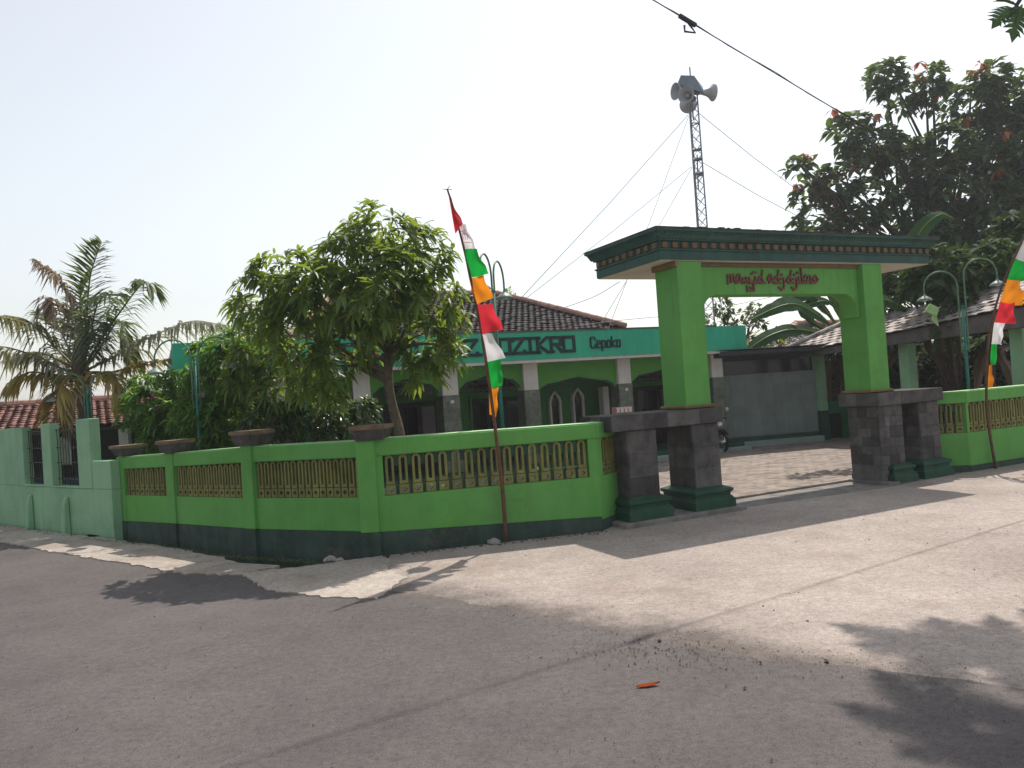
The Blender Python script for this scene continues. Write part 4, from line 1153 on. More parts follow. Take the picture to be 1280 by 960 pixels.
# sheet hood over the horns
MB().rings([[Vector((mx - .42, my - .30, 9.26)), Vector((mx + .22, my - .42, 8.92)), Vector((mx + .42, my + .25, 9.18)), Vector((mx - .2, my + .4, 9.35))],
            [Vector((mx - .30, my - .22, 9.50)), Vector((mx + .05, my - .18, 9.48)), Vector((mx + .36, my + .22, 9.34)), Vector((mx - .1, my + .32, 9.54))]]).build('hood', 'canopy_sheet', mast)
def horn(c, d, label=None, r=.225, L=.50):
    c = Vector(c); d = Vector(d).normalized()
    prof = []
    for i in range(9):
        t = i / 8
        prof.append((t * L, lerp(.06, r * .55, t) + (r * .45) * t ** 4))
    prof += [(L + .012, r * 1.04), (L + .03, r * 1.03), (L + .012, r * .97), (L * .75, r * .6), (L * .4, .05), (L * .4, 0)]
    h = MB().lathe(c, d, prof, 22).build('horn_speaker', 'horn_grey', mast, smooth=True, label=label)
    MB().lathe(c, d, [(-.17, 0), (-.17, .075), (-.01, .08), (.0, .0)], 14).build('driver', 'canopy_sheet', h)
    MB().lathe(c, d, [(L * .36, 0), (L * .37, .06), (L * .8, .045), (L * .86, .0)], 12).build('inner_cone', 'horn_grey', h, smooth=True)
    MB().tube([c + d * .1, Vector((mx, my, c.z - .03))], .016, 6).build('bracket', 'galvanised', h)
horn((mx - .05, my - .05, 9.12), (-1, -.35, -.04), 'horn loudspeaker pointing left', .21, .42)
horn((mx + .2, my, 9.12), (1, .25, .0), 'horn loudspeaker pointing right', .215, .38)
horn((mx - .05, my - .15, 8.93), (-.62, -.95, -.12), 'horn loudspeaker facing the road, hung lowest', .205, .4)
horn((mx + .0, my + .3, 9.1), (.2, 1, 0), 'horn loudspeaker facing away')
guy = lambda a, b, r=.008: MB().tube([Vector(a), (Vector(a) + Vector(b)) / 2 - Vector((0, 0, .05)), Vector(b)], r, 4).build('guy_wire', 'wire_steel', mast)
guy((mx - .12, my, 8.55), (0.356, 17.500, 3.857)); guy((mx - .12, my, 8.5), (2.043, 15.600, 2.845)); guy((mx + .12, my, 8.6), (8.717, 22.000, 6.922))
guy((mx - .14, my, 7.2), (0.508, 17.600, 3.877)); guy((mx - .12, my, 7.18), (1.972, 16.000, 3.035)); guy((mx + .14, my, 7.3), (8.886, 22.000, 6.048))

# ------------------------------------------------------------------ overhead cables
def cable(label, pts, r, mat='wire_black'):
    o = MB().tube(smooth_path(pts, 8), r, 6).build('overhead_cable', mat)
    return tag(o, label, 'cable')
c0 = Vector((-0.79, 6.63, 6.63)); cd = Vector((-.85, -.42, .32))
cp = []
for k in range(-13, 11):
    cp.append(c0 + cd * k + Vector((0, 0, .008 * (k + 4) ** 2 - .05 if False else 0)))
oc = cable('black overhead cable slanting down from the sky behind the large tree', cp, .0065)
k = -3.45
jp = c0 + cd * k
MB().tube([jp + cd * .03, jp - cd * .02 + Vector((0, 0, -.035)), jp - cd * .09 + Vector((0, 0, -.085)), jp - cd * .02 + Vector((-.06, 0, -.10)), jp + cd * .06 + Vector((0, 0, -.07))], .012, 6).build('splice', 'wire_black', oc)
MB().tube([jp - cd * .1, jp + cd * .12], .026, 8).build('joint', 'wire_black', oc)
oc2 = MB().tube([c0 + cd * kk + Vector((0, .012, .012 + .012 * math.sin(kk * 5.0))) for kk in [x * .25 for x in range(-52, 40)]], .004, 5).build('second_strand', 'wire_black', oc)
cable('thin wire crossing the sky just above the mosque fascia', [(-0.610, 16.000, 2.839), (2.021, 16.400, 3.068), (4.436, 17.000, 3.228), (8.365, 19.000, 3.899)], .006, 'wire_steel')
cable('thin wire running from the gate roof down to the mosque roof', [(0.934, 14.500, 3.198), (1.467, 13.000, 3.220), (1.693, 11.200, 3.217)], .005, 'wire_steel')

# ------------------------------------------------------------------ banners on leaning poles
def banner(label, pole, bands, group='striped banners on leaning poles'):
    b = Vector(pole[0])
    t = thing('banner', label, 'flag', tuple(b), group)
    pp = smooth_path(pole, 6)
    n = len(pp)
    MB().tube(pp, [lerp(.024, .010, i / (n - 1)) for i in range(n)], 8).build('pole', 'bamboo_brown', t, smooth=True)
    for nm, mt, corners, sag in bands:
        tl, tr, br_, bl = map(Vector, corners)
        nu, nv = 14, 12
        vs = []; fs = []
        for j in range(nv + 1):
            v = j / nv
            l = tl.lerp(bl, v); r_ = tr.lerp(br_, v)
            for i in range(nu + 1):
                u = i / nu
                p = l.lerp(r_, u)
                gv_ = (p.z - b.z)
                p.y += .045 * math.sin(u * 5.0 + gv_ * 4.2 + b.x) * u + .018 * math.sin(gv_ * 15 + u * 3) * (.3 + u) + .012 * math.sin(gv_ * 31 - u * 9) * u
                p.z += -sag * u * math.sin(v * math.pi)
                p.x += .008 * math.sin(v * 9 + u * 2) * u
                vs.append(p)
        for j in range(nv):
            for i in range(nu):
                a = j * (nu + 1) + i
                fs.append((a, a + 1, a + nu + 2, a + nu + 1))
        MB().add(vs, fs).build(nm, mt, t, smooth=True)
    return t
bl = banner('left leaning banner of red, white, green and orange cloth by the grille wall',
    [(-0.184, 8.630, 0.022), (-0.189, 8.620, 0.623), (-0.212, 8.610, 1.079), (-0.233, 8.610, 1.443), (-0.274, 8.610, 2.037), (-0.339, 8.600, 2.677), (-0.430, 8.550, 3.311), (-0.513, 8.500, 3.758), (-0.574, 8.470, 4.015)],
    [('red_cloth', 'cloth_red', ((-0.564, 8.490, 3.930), (-0.544, 8.470, 3.923), (-0.413, 8.470, 3.609), (-0.521, 8.500, 3.515)), 0.02),
     ('white_cloth', 'cloth_white', ((-0.482, 8.520, 3.571), (-0.405, 8.500, 3.624), (-0.299, 8.500, 3.329), (-0.445, 8.540, 3.346)), 0.0),
     ('green_cloth', 'cloth_green', ((-0.445, 8.540, 3.346), (-0.299, 8.500, 3.329), (-0.166, 8.480, 3.028), (-0.405, 8.570, 3.022)), 0.01),
     ('orange_cloth', 'cloth_orange', ((-0.405, 8.570, 3.022), (-0.240, 8.500, 3.018), (-0.131, 8.500, 2.768), (-0.355, 8.600, 2.714)), .015),
     ('red_cloth', 'cloth_red', ((-0.355, 8.600, 2.714), (-0.163, 8.540, 2.703), (-0.047, 8.520, 2.414), (-0.324, 8.620, 2.377)), .015),
     ('white_cloth', 'cloth_white', ((-0.324, 8.620, 2.377), (-0.195, 8.560, 2.382), (-0.043, 8.520, 2.089), (-0.283, 8.640, 2.056)), .01),
     ('green_cloth', 'cloth_green', ((-0.282, 8.640, 2.066), (-0.107, 8.580, 2.078), (-0.100, 8.560, 1.779), (-0.267, 8.660, 1.755)), .01),
     ('orange_cloth', 'cloth_orange', ((-0.267, 8.660, 1.755), (-0.156, 8.600, 1.765), (-0.197, 8.620, 1.431), (-0.279, 8.680, 1.462)), .0)])
sc = MB()
for pts in ([(.2, .2), (.75, .25)], [(.3, .35), (.5, .3), (.45, .6), (.25, .55), (.3, .35)], [(.6, .35), (.8, .6)], [(.75, .4), (.6, .62)], [(.25, .72), (.85, .76)], [(.35, .2), (.4, .35)]):
    L = []
    for u, v in pts:
        l = Vector((-0.479, 8.470, 3.560)).lerp(Vector((-0.441, 8.470, 3.333)), v); r_ = Vector((-0.402, 8.440, 3.610)).lerp(Vector((-0.297, 8.440, 3.317)), v)
        p = l.lerp(r_, u); p.y -= .02
        L.append(p)
    sc.tube(L, .0035, 4)
for c in bl.children:
    if c.name.startswith('white_cloth'):
        sc.build('red_print', 'cloth_red', c); break
tw = MB()
top_ = Vector((-0.574, 8.470, 4.015))
for dx, dz in ((-.045, .0), (.055, -.008), (.03, .03)):
    tw.tube([top_ + Vector((0, 0, -.01)), top_ + Vector((dx, 0, dz))], .004, 4)
tw.build('twigs', 'bamboo_brown', bl)
banner('right leaning banner of green, orange, red and white cloth at the right edge',
    [(7.414, 11.830, -0.014), (7.309, 11.750, 0.582), (7.274, 11.700, 1.204), (7.320, 11.620, 1.998), (7.486, 11.550, 2.677), (7.719, 11.450, 3.254), (8.021, 11.350, 3.852), (8.386, 11.250, 4.400)],
    [('red_cloth', 'cloth_red', ((8.131, 11.350, 4.025), (8.104, 11.200, 3.965), (8.014, 11.200, 3.402), (7.877, 11.400, 3.560)), .01),
     ('white_cloth', 'cloth_white', ((7.877, 11.400, 3.560), (7.923, 11.200, 3.456), (7.795, 11.200, 3.014), (7.702, 11.450, 3.195)), .01),
     ('green_cloth', 'cloth_green', ((7.702, 11.450, 3.195), (7.818, 11.300, 3.041), (7.754, 11.300, 2.818), (7.592, 11.500, 2.895)), .01),
     ('orange_cloth', 'cloth_orange', ((7.592, 11.500, 2.895), (7.703, 11.400, 2.848), (7.698, 11.380, 2.472), (7.490, 11.550, 2.567)), .01),
     ('red_cloth', 'cloth_red', ((7.490, 11.550, 2.567), (7.636, 11.480, 2.537), (7.622, 11.440, 2.206), (7.400, 11.580, 2.259)), .01),
     ('white_cloth', 'cloth_white', ((7.400, 11.580, 2.259), (7.506, 11.520, 2.234), (7.494, 11.520, 1.906), (7.352, 11.620, 1.934)), .0),
     ('green_cloth', 'cloth_green', ((7.352, 11.620, 1.934), (7.436, 11.580, 1.914), (7.389, 11.580, 1.611), (7.329, 11.640, 1.618)), .0),
     ('orange_cloth', 'cloth_orange', ((7.305, 11.640, 1.619), (7.341, 11.620, 1.616), (7.303, 11.620, 1.275), (7.279, 11.660, 1.277)), .0)])

# ------------------------------------------------------------------ leaves and trees
def rot_axes(d, up=Vector((0, 0, 1))):
    d = d.normalized()
    s = d.cross(up)
    s = s.normalized() if s.length > 1e-4 else d.orthogonal().normalized()
    return d, s, s.cross(d)
def leaf(mb, p, d, L, W, droop=.35, fold=.12, roll=0.0, detail=True):
    d, s, n = rot_axes(d)
    if roll:
        s, n = s * math.cos(roll) + n * math.sin(roll), n * math.cos(roll) - s * math.sin(roll)
    dn = Vector((0, 0, -1))
    k = len(mb.v)
    if detail:
        for u, w in ((.04, .10), (.36, .5), (.72, .36)):
            c = p + d * (L * u) + dn * (droop * L * u * u)
            e = n * (fold * W * (w * 2))
            mb.v += [c - s * (W * w) + e, c, c + s * (W * w) + e]
        mb.v.append(p + d * L * .97 + dn * (droop * L * 1.05))
        mb.f += [(k, k + 1, k + 4, k + 3), (k + 1, k + 2, k + 5, k + 4), (k + 3, k + 4, k + 7, k + 6), (k + 4, k + 5, k + 8, k + 7), (k + 6, k + 7, k + 9), (k + 7, k + 8, k + 9)]
    else:
        c = p + d * (L * .5) + dn * (droop * L * .25)
        e = n * (fold * W)
        mb.v += [p, c - s * (W * .5) + e, c, c + s * (W * .5) + e, p + d * L + dn * (droop * L)]
        mb.f += [(k, k + 2, k + 1), (k, k + 3, k + 2), (k + 1, k + 2, k + 4), (k + 2, k + 3, k + 4)]

def grow(t, leaves, mat, part_mat, n_parts, detail, seed):
    """Leaves that show largest become parts, the others one foliage part."""
    leaves.sort(key=lambda q: (q[0] - Vector((0, 0, 1.7))).length / q[2])
    parts = leaves[:n_parts]
    protos = []
    rr = random.Random(seed)
    for dr in (.15, .35, .55):
        m = MB(); leaf(m, Vector((0, 0, 0)), Vector((1, 0, 0)), 1.0, .27 if n_parts and leaves[0][3] / leaves[0][2] < .35 else .5, dr, .15)
        me = m.mesh('leaf'); me.materials.append(MATS[part_mat or mat]); protos.append(me)
    org = ORG[t.name]
    for p, d, L, W, dr, ro in parts:
        me = protos[0 if dr < .25 else 1 if dr < .45 else 2]
        o = place('leaf', me, None, t)
        d, s, n = rot_axes(d)
        s, n = s * math.cos(ro) + n * math.sin(ro), n * math.cos(ro) - s * math.sin(ro)
        M = Matrix((d * L, -s * L, n * L)).transposed().to_4x4()
        M.translation = p - org
        o.matrix_local = M
    mb = MB()
    for p, d, L, W, dr, ro in leaves[n_parts:]:
        leaf(mb, p, d, L, W, dr, .13, ro, detail)
    if mb.v:
        mb.build('foliage', mat, t, kind='stuff', fix=False)

def rnd_dir(rr):
    z = rr.uniform(-1, 1); a = rr.uniform(0, 2 * math.pi); r = math.sqrt(1 - z * z)
    return Vector((r * math.cos(a), r * math.sin(a), z))

def whorls(lobes, rr, dens, L, W, per, flat=.85, inner=.25, up=.25, droop=(.2, .6), keep=None):
    """Rosettes of leaves over the shells of the lobes (centre, radius)."""
    out = []; tips = []
    for c, r in lobes:
        c = Vector(c)
        n = max(4, int(dens * r * r))
        for _ in range(n):
            d = rnd_dir(rr)
            f = rr.uniform(.5, 1.0) ** inner
            p = c + Vector((d.x, d.y, d.z * flat)) * (r * f)
            ax = (d + Vector((0, 0, up + .15))).normalized()
            tips.append((p, c))
            s, w = ax.orthogonal().normalized(), None
            w = ax.cross(s)
            ph = rr.uniform(0, 6.28)
            m = rr.randint(max(3, per - 3), per + 2)
            for k in range(m):
                a = ph + 2 * math.pi * k / m + rr.uniform(-.25, .25)
                tilt = rr.uniform(.05, .8)
                dd = (s * math.cos(a) + w * math.sin(a)) + ax * tilt + Vector((0, 0, -.08))
                l = L * rr.uniform(.65, 1.15)
                out.append((p + ax * rr.uniform(-.05, .03) * (L * 4), dd.normalized(), l, W * l / L * rr.uniform(.8, 1.15), rr.uniform(*droop), rr.uniform(-.5, .5)))
    return out, tips

def limbs(t, base, fork, lobes, mat, r0, rr, extra=2, name='trunk', bend=()):
    """Trunk from base through bend points to the fork, then a tapering limb into every lobe."""
    m = MB()
    pts = smooth_path([base, *bend, fork], 5)
    n = len(pts)
    m.tube(pts, [r0 * (1.35 if i == 0 else lerp(1.0, .68, i / (n - 1))) for i in range(n)], 10)
    m.build(name, mat, t, smooth=True)
    lm = MB()
    F = Vector(fork)
    for c, r in lobes:
        c = Vector(c)
        st = pts[-1 - rr.randint(0, min(4, n - 2))]
        mid = st.lerp(c, .5) + Vector((rr.uniform(-.1, .1), rr.uniform(-.1, .1), rr.uniform(-.02, .15))) * (c - st).length
        ra = r0 * rr.uniform(.32, .5)
        lm.tube(smooth_path([st, mid, c + Vector((0, 0, r * .3))], 4), [lerp(ra, ra * .22, i / 8) for i in range(9)], 6)
        for _ in range(extra):
            d = rnd_dir(rr); d.z = abs(d.z) * .6
            e = c + d * r * .85
            q0 = mid.lerp(c, rr.uniform(.2, 1))
            lm.tube([q0, q0.lerp(e, .5) + Vector((0, 0, .06 * r)), e], [ra * .25, ra * .16, ra * .06], 5)
    lm.build('limb', mat, t, smooth=True)

# mango tree behind the corner of the wall
rr = random.Random(11)
mango = thing('mango_tree', 'bushy mango tree rising behind the corner of the green wall', 'tree', (-1.519, 9.900, 0.948))
ML = [((-1.502, 9.550, 3.761), .52), ((-1.864, 9.360, 3.489), .46), ((-1.087, 9.650, 3.508), .46), ((-1.300, 9.070, 3.111), .48), ((-2.647, 9.360, 3.315), .46), ((-2.992, 9.450, 3.022), .44), ((-2.196, 9.070, 3.047), .48),
      ((-1.611, 8.980, 2.929), .50), ((-0.921, 9.450, 2.941), .38), ((-3.826, 11.300, 3.130), .29), ((-2.545, 9.400, 2.618), .52), ((-3.611, 11.200, 2.632), .48), ((-2.045, 9.700, 2.454), .42), ((-1.085, 9.700, 2.409), .36),
      ((-0.811, 9.500, 2.256), .26), ((-2.414, 9.600, 2.067), .42), ((-3.410, 11.000, 2.025), .38), ((-3.964, 11.400, 2.271), .40), ((-1.143, 9.600, 1.980), .28), ((-0.784, 10.000, 2.704), .24)]
lv, tips = whorls(ML, rr, 240, .215, .054, 10, flat=.85, inner=.45, up=.6, droop=(.15, .55))
grow(mango, lv, 'leaf_mango', 'leaf_mango', 290, True, 1)
limbs(mango, (-1.519, 9.900, 0.948), (-1.580, 9.850, 2.431), ML, 'bark', .075, rr, 2, bend=[(-1.508, 9.900, 1.281), (-1.590, 9.850, 1.808)])

# leafy shrubs behind the left part of the wall
def shrub(label, lobes, seed, dens=520, L=.165, W=.045, per=10, mat='leaf_shrub', base=None, group='leafy shrubs behind the wall', np_=60, name='leafy_shrub', bark='bark', fork=None):
    rr = random.Random(seed)
    c = Vector(lobes[0][0])
    b = base or (c.x, c.y, 0)
    t = thing(name, label, 'shrub' if name.endswith('shrub') else 'tree', b, group)
    lv, _ = whorls(lobes, rr, dens, L, W, per, inner=.6, up=.5, droop=(.0, .4))
    grow(t, lv, mat, mat, np_, np_ > 0, seed)
    f = Vector(fork) if fork else Vector(b).lerp(c, .6)
    limbs(t, b, f, lobes, bark, .045 if name.endswith('shrub') else .1, rr, 1, bend=[f - Vector((0, 0, .15))] if fork else ())
    return t
shrub('bright green shrub with narrow leaves in front of the tiled house roof', [((-5.782, 12.200, 1.991), 0.40), ((-6.132, 12.300, 1.728), 0.28), ((-5.435, 12.100, 1.687), 0.40), ((-5.445, 12.400, 2.202), 0.28), ((-6.013, 12.500, 2.268), 0.22), ((-5.696, 12.200, 1.316), 0.33)], 31)
shrub('tall green shrub round the twin lamp pole, left of the mango tree', [((-4.686, 11.800, 2.144), 0.45), ((-4.377, 11.800, 2.496), 0.43), ((-4.851, 11.700, 1.635), 0.41), ((-4.357, 11.600, 1.630), 0.43), ((-4.812, 12.200, 2.672), 0.30), ((-4.281, 12.100, 2.758), 0.38), ((-4.565, 11.600, 1.253), 0.36)], 32)
shrub('dark shrub low under the mango crown', [((-3.562, 11.000, 1.478), .36), ((-3.148, 11.200, 1.560), .36), ((-2.580, 11.000, 1.412), .32), ((-2.283, 11.300, 1.557), .26)], 33, mat='leaf_dark')
# low plants glimpsed through the grille
for i, (px, lb) in enumerate((((-0.916, 9.900, 0.615), 'yellowish pot plant behind the grille wall, left of the flagpole'), ((0.218, 10.200, 0.589), 'small green pot plant behind the grille wall, just right of the flagpole'), ((0.655, 10.300, 0.591), 'small yellow green pot plant nearest the gate behind the grille'))):
    x, y = px[0], px[1]
    t = thing('pot_plant', lb, 'plant', (x, y, 0))
    MB().lathe((x, y, 0.001), (0, 0, 1), [(0, 0), (0, .09), (.2, .13), (.22, .145), (.25, .145), (.25, .12), (.21, .11), (.21, 0)], 14).build('pot', 'clay_pot' if i else 'white_paint', t, smooth=False)
    rr = random.Random(70 + i); m = MB()
    for _ in range(70):
        d = rnd_dir(rr); d.z = abs(d.z) + .25
        leaf(m, Vector((x, y, .24)) + d * rr.uniform(.02, .3), d, .17, .05, .5, .15)
    m.build('leaves', 'leaf_yellowgreen' if i != 1 else 'leaf_shrub', t, kind='stuff', fix=False)
    MB().tube([(x, y, .2), (x, y, .5)], .012, 6).build('stem', 'bark', t)

# big broad-leaved tree on the right
rr = random.Random(5)
big = thing('broadleaf_tree', 'large dark broad-leaved tree with reddish young leaves rising behind the shed', 'tree', (15.0, 26.2, 0))
raw = [((12.997, 25.100, 11.262), 30), ((13.584, 25.300, 10.632), 26), ((11.597, 24.800, 9.571), 30), ((12.482, 25.100, 8.949), 44), ((13.613, 25.900, 8.718), 40), ((9.834, 24.800, 8.428), 18), ((10.281, 25.300, 7.554), 20), ((11.157, 25.100, 7.894), 34), ((12.131, 25.300, 7.239), 44), ((13.871, 25.600, 6.925), 40),
       ((14.582, 25.100, 11.126), 24), ((14.448, 25.300, 10.358), 17), ((16.362, 25.900, 10.676), 40), ((16.778, 25.300, 11.059), 28), ((16.988, 26.100, 9.657), 46), ((15.099, 25.300, 9.023), 36), ((17.805, 25.900, 9.806), 40), ((16.889, 24.800, 8.025), 52), ((15.243, 25.100, 7.509), 50), ((14.295, 25.000, 7.997), 30), ((16.160, 24.600, 6.318), 52),
       ((10.483, 25.300, 6.655), 26), ((11.808, 25.900, 6.507), 34), ((14.461, 25.300, 6.195), 42), ((18.616, 25.600, 8.827), 50), ((18.742, 25.600, 6.917), 50), ((17.333, 25.000, 6.543), 44), ((17.671, 25.200, 7.824), 40), ((18.490, 25.600, 10.740), 32), ((13.527, 26.200, 5.483), 40), ((15.190, 25.300, 5.208), 46), ((16.747, 24.800, 4.749), 44)]
BL = [(c, r * (.88 if i < 18 else 1.05) / 36.7) for i, (c, r) in enumerate(raw)]
lv, tips = whorls(BL, rr, 66, .42, .22, 7, flat=.75, inner=.6, up=.8, droop=(.05, .4))
yl = []
for c, r in BL[:26]:
    for _ in range(4):
        if rr.random() < .4:
            a = rr.uniform(0, 6.28)
            p = Vector(c) + Vector((math.cos(a) * r * .8, math.sin(a) * r * .5 - .1, r * rr.uniform(.35, .95)))
            for _k in range(6):
                d = rnd_dir(rr); d.z *= .5
                yl.append((p, (d + Vector((0, 0, -.2))).normalized(), .33 * rr.uniform(.7, 1.1), .15, rr.uniform(.5, .9), 0))
grow(big, lv, 'leaf_dark', 'leaf_dark', 290, False, 2)
m = MB()
for p, d, L, W, dr, ro in yl: leaf(m, p, d, L, W, dr, .1, ro, False)
m.build('young_leaves', 'leaf_young', big, kind='stuff', fix=False)
limbs(big, (15.0, 26.2, 0), (14.6, 26.0, 5.6), BL, 'bark_dark', .25, rr, 2, bend=[(15.1, 26.2, 2.8)])

# foliage crowding above and behind the shed
def tree(label, lobes, seed, **kw):
    return shrub(label, lobes, seed, name=kw.pop('name', 'garden_tree'), group=None, bark='bark_dark', **kw)
tree('dark dense tree leaning over the shed roof beside the right lamp', [((8.934, 15.600, 3.595), .62), ((9.698, 15.800, 3.375), .55), ((8.692, 16.000, 3.439), .45), ((9.006, 15.400, 2.793), .45), ((9.280, 15.200, 2.640), .32), ((10.267, 16.000, 3.704), .6), ((8.700, 15.200, 2.390), .28)], 41, dens=150, L=.3, W=.12, per=7, mat='leaf_matte', np_=40, base=(9.7, 16.6, 0))
tree('slim tree hidden behind the right gate pillar, its crown above the gate roof line', [((5.6, 14.3, 3.9), .28), ((6.2, 14.5, 3.95), .28), ((6.9, 14.9, 4.0), .28), ((7.4, 15.2, 4.0), .26)], 48, dens=150, L=.28, W=.1, per=7, mat='leaf_matte', np_=0, base=(7.121, 15.000, 0.108), fork=(7.242, 15.000, 3.932))
tree('dark leafy tree behind the shed ridge at the right edge', [((11.668, 17.500, 3.584), .8), ((12.539, 18.000, 4.459), .9), ((9.448, 18.000, 3.812), .7), ((9.028, 18.000, 3.270), .5), ((10.752, 17.000, 2.941), .5)], 42, dens=140, L=.34, W=.15, per=7, mat='leaf_matte', np_=0, base=(12.6, 17.4, 0))
tree('gappy small tree seen through the gateway opening', [((6.283, 22.000, 3.780), .30), ((5.949, 22.000, 3.338), .34), ((6.554, 22.000, 3.343), .30), ((7.329, 22.400, 3.612), .26), ((7.008, 22.000, 3.196), .2), ((6.184, 22.000, 4.020), .2), ((7.293, 22.000, 3.293), .25), ((7.599, 22.000, 2.691), .35), ((6.790, 22.000, 2.746), .3)], 43, dens=130, L=.26, W=.12, per=6, mat='leaf_dark', np_=0, base=(6.9, 22.4, 0))
tree('far grey green tree just left of the mango crown', [((-11.011, 30.000, 5.048), .45), ((-10.458, 30.000, 5.264), .4), ((-11.536, 30.000, 4.767), .35), ((-10.005, 30.000, 4.916), .5)], 44, dens=55, L=.28, W=.1, per=6, np_=0, base=(-10.5, 30.5, 0))
tree('tiny tree top peeping over the mosque roof ridge', [((0.178, 34.000, 6.249), .22), ((-0.015, 34.000, 6.046), .2), ((0.304, 34.000, 5.988), .2), ((0.790, 34.000, 5.739), .2)], 45, dens=120, L=.25, W=.09, per=6, np_=0, base=(1.2, 34.5, 0))
shrub('tangle of green growth behind the parking shed', [((10.425, 19.400, 1.705), .6), ((11.214, 19.000, 1.737), .65), ((11.833, 18.400, 1.766), .7), ((9.827, 21.000, 1.473), .7), ((10.572, 19.000, 1.179), .6), ((11.555, 18.500, 1.107), .6), ((12.150, 18.000, 1.821), .7), ((8.930, 21.000, 1.312), .6), ((12.093, 18.000, 1.065), .6), ((10.675, 21.500, 2.106), .7), ((11.007, 21.000, 0.949), .7), ((11.805, 20.500, 0.679), .7), ((12.986, 20.000, 0.603), .7), ((12.062, 20.000, 2.355), .7), ((9.668, 22.000, 0.808), .7), ((8.978, 21.000, 1.974), .6), ((8.580, 20.500, 2.413), .35), ((9.690, 17.800, 0.851), .5), ((10.667, 17.200, 1.335), .5), ((9.176, 19.000, 1.274), .5)], 46, dens=150, L=.34, W=.14, per=7, mat='leaf_matte', group=None, np_=0, base=(11.4, 18.8, 0))
shrub('yellow green bush below the red tiled ridge', [((6.546, 20.000, 2.562), .34), ((6.960, 20.000, 2.449), .3), ((6.162, 20.000, 2.504), .3)], 47, dens=80, L=.2, W=.07, per=7, mat='leaf_yellowgreen', group=None, np_=0, base=(7.0, 20.0, 0))

# banana plants
def banana(label, base, h, leaves, seed, dry=(), group='banana plants behind the yard'):
    rr = random.Random(seed)
    t = thing('banana_plant', label, 'plant', base, group)
    b = Vector(base); top = b + Vector((0, 0, h))
    MB().tube([b, b.lerp(top, .5) + Vector((.03, 0, 0)), top], [.12, .10, .07], 9).build('stem', 'palm_fibre', t, smooth=True)
    def one(pts, wid, mat):
        pts = smooth_path([top] + [Vector(p) for p in pts], 5)
        m = MB(); n = len(pts); mid = MB()
        for sgn in (-1, 1):
            k = len(m.v)
            for i, p in enumerate(pts):
                u = i / (n - 1)
                tg = (pts[min(i + 1, n - 1)] - pts[max(0, i - 1)]).normalized()
                s = tg.cross(Vector((0, -.75, .66))); s = s.normalized() if s.length > .01 else Vector((1, 0, 0))
                w = wid * (0 if u < .12 else math.sin(min(1, (u - .12) / .88 * 1.04) * math.pi) ** .55) * rr.uniform(.82, 1.05)
                m.v.append(p.copy()); m.v.append(p + s * sgn * w + Vector((0, .12 * w, -.06 * w + rr.uniform(-.02, .02))))
            for i in range(n - 1):
                m.f.append((k + 2 * i, k + 2 * i + 1, k + 2 * i + 3, k + 2 * i + 2))
        lf = m.build('leaf', mat, t, smooth=False, fix=False)
        mid.tube(pts, [lerp(.024, .006, i / (n - 1)) for i in range(n)], 5)
        mid.build('midrib', 'leaf_yellowgreen' if mat == 'leaf_banana' else 'leaf_banana_dry', lf)
    for pts, w in leaves: one(pts, w, 'leaf_banana')
    for pts, w in dry: one(pts, w, 'leaf_banana_dry')
    return t
banana('banana plant whose wide leaves fill the gateway opening', (9.0, 20.2, 0), 2.5,
       [([(7.951, 19.600, 3.185), (7.174, 19.400, 3.464), (5.999, 19.200, 3.074)], .26), ([(8.334, 20.000, 3.349), (7.982, 20.000, 3.732), (7.297, 20.300, 3.603), (6.883, 20.400, 3.341)], .22), ([(7.548, 19.700, 2.807), (6.746, 19.500, 2.722), (5.935, 19.300, 2.313)], .24),
        ([(9.078, 20.200, 3.640), (9.628, 20.400, 4.060), (10.356, 20.600, 3.822)], .25), ([(8.661, 20.200, 3.776), (8.813, 20.200, 4.406), (9.002, 20.300, 4.947)], .2), ([(8.053, 19.900, 2.936), (7.770, 19.900, 3.376), (8.306, 19.900, 3.529), (8.669, 19.900, 3.315)], .18)], 3)
banana('banana plant with a pale arched leaf over the shed ridge', (9.9, 17.6, 0), 2.6,
       [([(9.267, 17.000, 3.492), (9.449, 16.800, 3.806), (9.853, 16.600, 3.658), (10.185, 16.400, 3.395)], .2), ([(9.535, 17.000, 3.473), (9.614, 16.500, 3.571), (9.821, 16.000, 3.396), (10.015, 15.800, 3.152)], .22), ([(8.698, 17.000, 3.081), (8.258, 17.000, 3.201), (7.868, 17.000, 2.778)], .22), ([(9.229, 17.200, 3.978), (9.518, 17.300, 4.708), (10.003, 17.300, 5.078), (10.357, 17.300, 4.925)], .2)], 4,
       dry=[([(8.990, 17.000, 2.163), (9.026, 17.000, 1.443), (8.897, 17.000, 0.914)], .1), ([(9.347, 17.000, 2.139), (9.550, 16.800, 1.580), (9.565, 16.600, 0.960)], .12), ([(8.915, 17.200, 2.181), (8.520, 17.200, 1.754), (8.293, 17.200, 1.134)], .1)])
banana('banana plant with hanging brown leaves behind the low green wall', (8.9, 20.9, 0), 1.9,
       [([(9.379, 20.400, 2.136), (9.849, 20.200, 2.520), (10.141, 20.000, 2.063)], .2)], 5,
       dry=[([(8.445, 20.000, 1.968), (8.219, 19.800, 1.453), (8.187, 19.600, 0.728)], .12), ([(8.663, 20.000, 2.059), (8.555, 19.600, 1.530), (8.314, 19.400, 0.826)], .1), ([(8.366, 20.300, 2.093), (8.115, 20.000, 1.779), (8.132, 20.000, 1.145)], .08)])
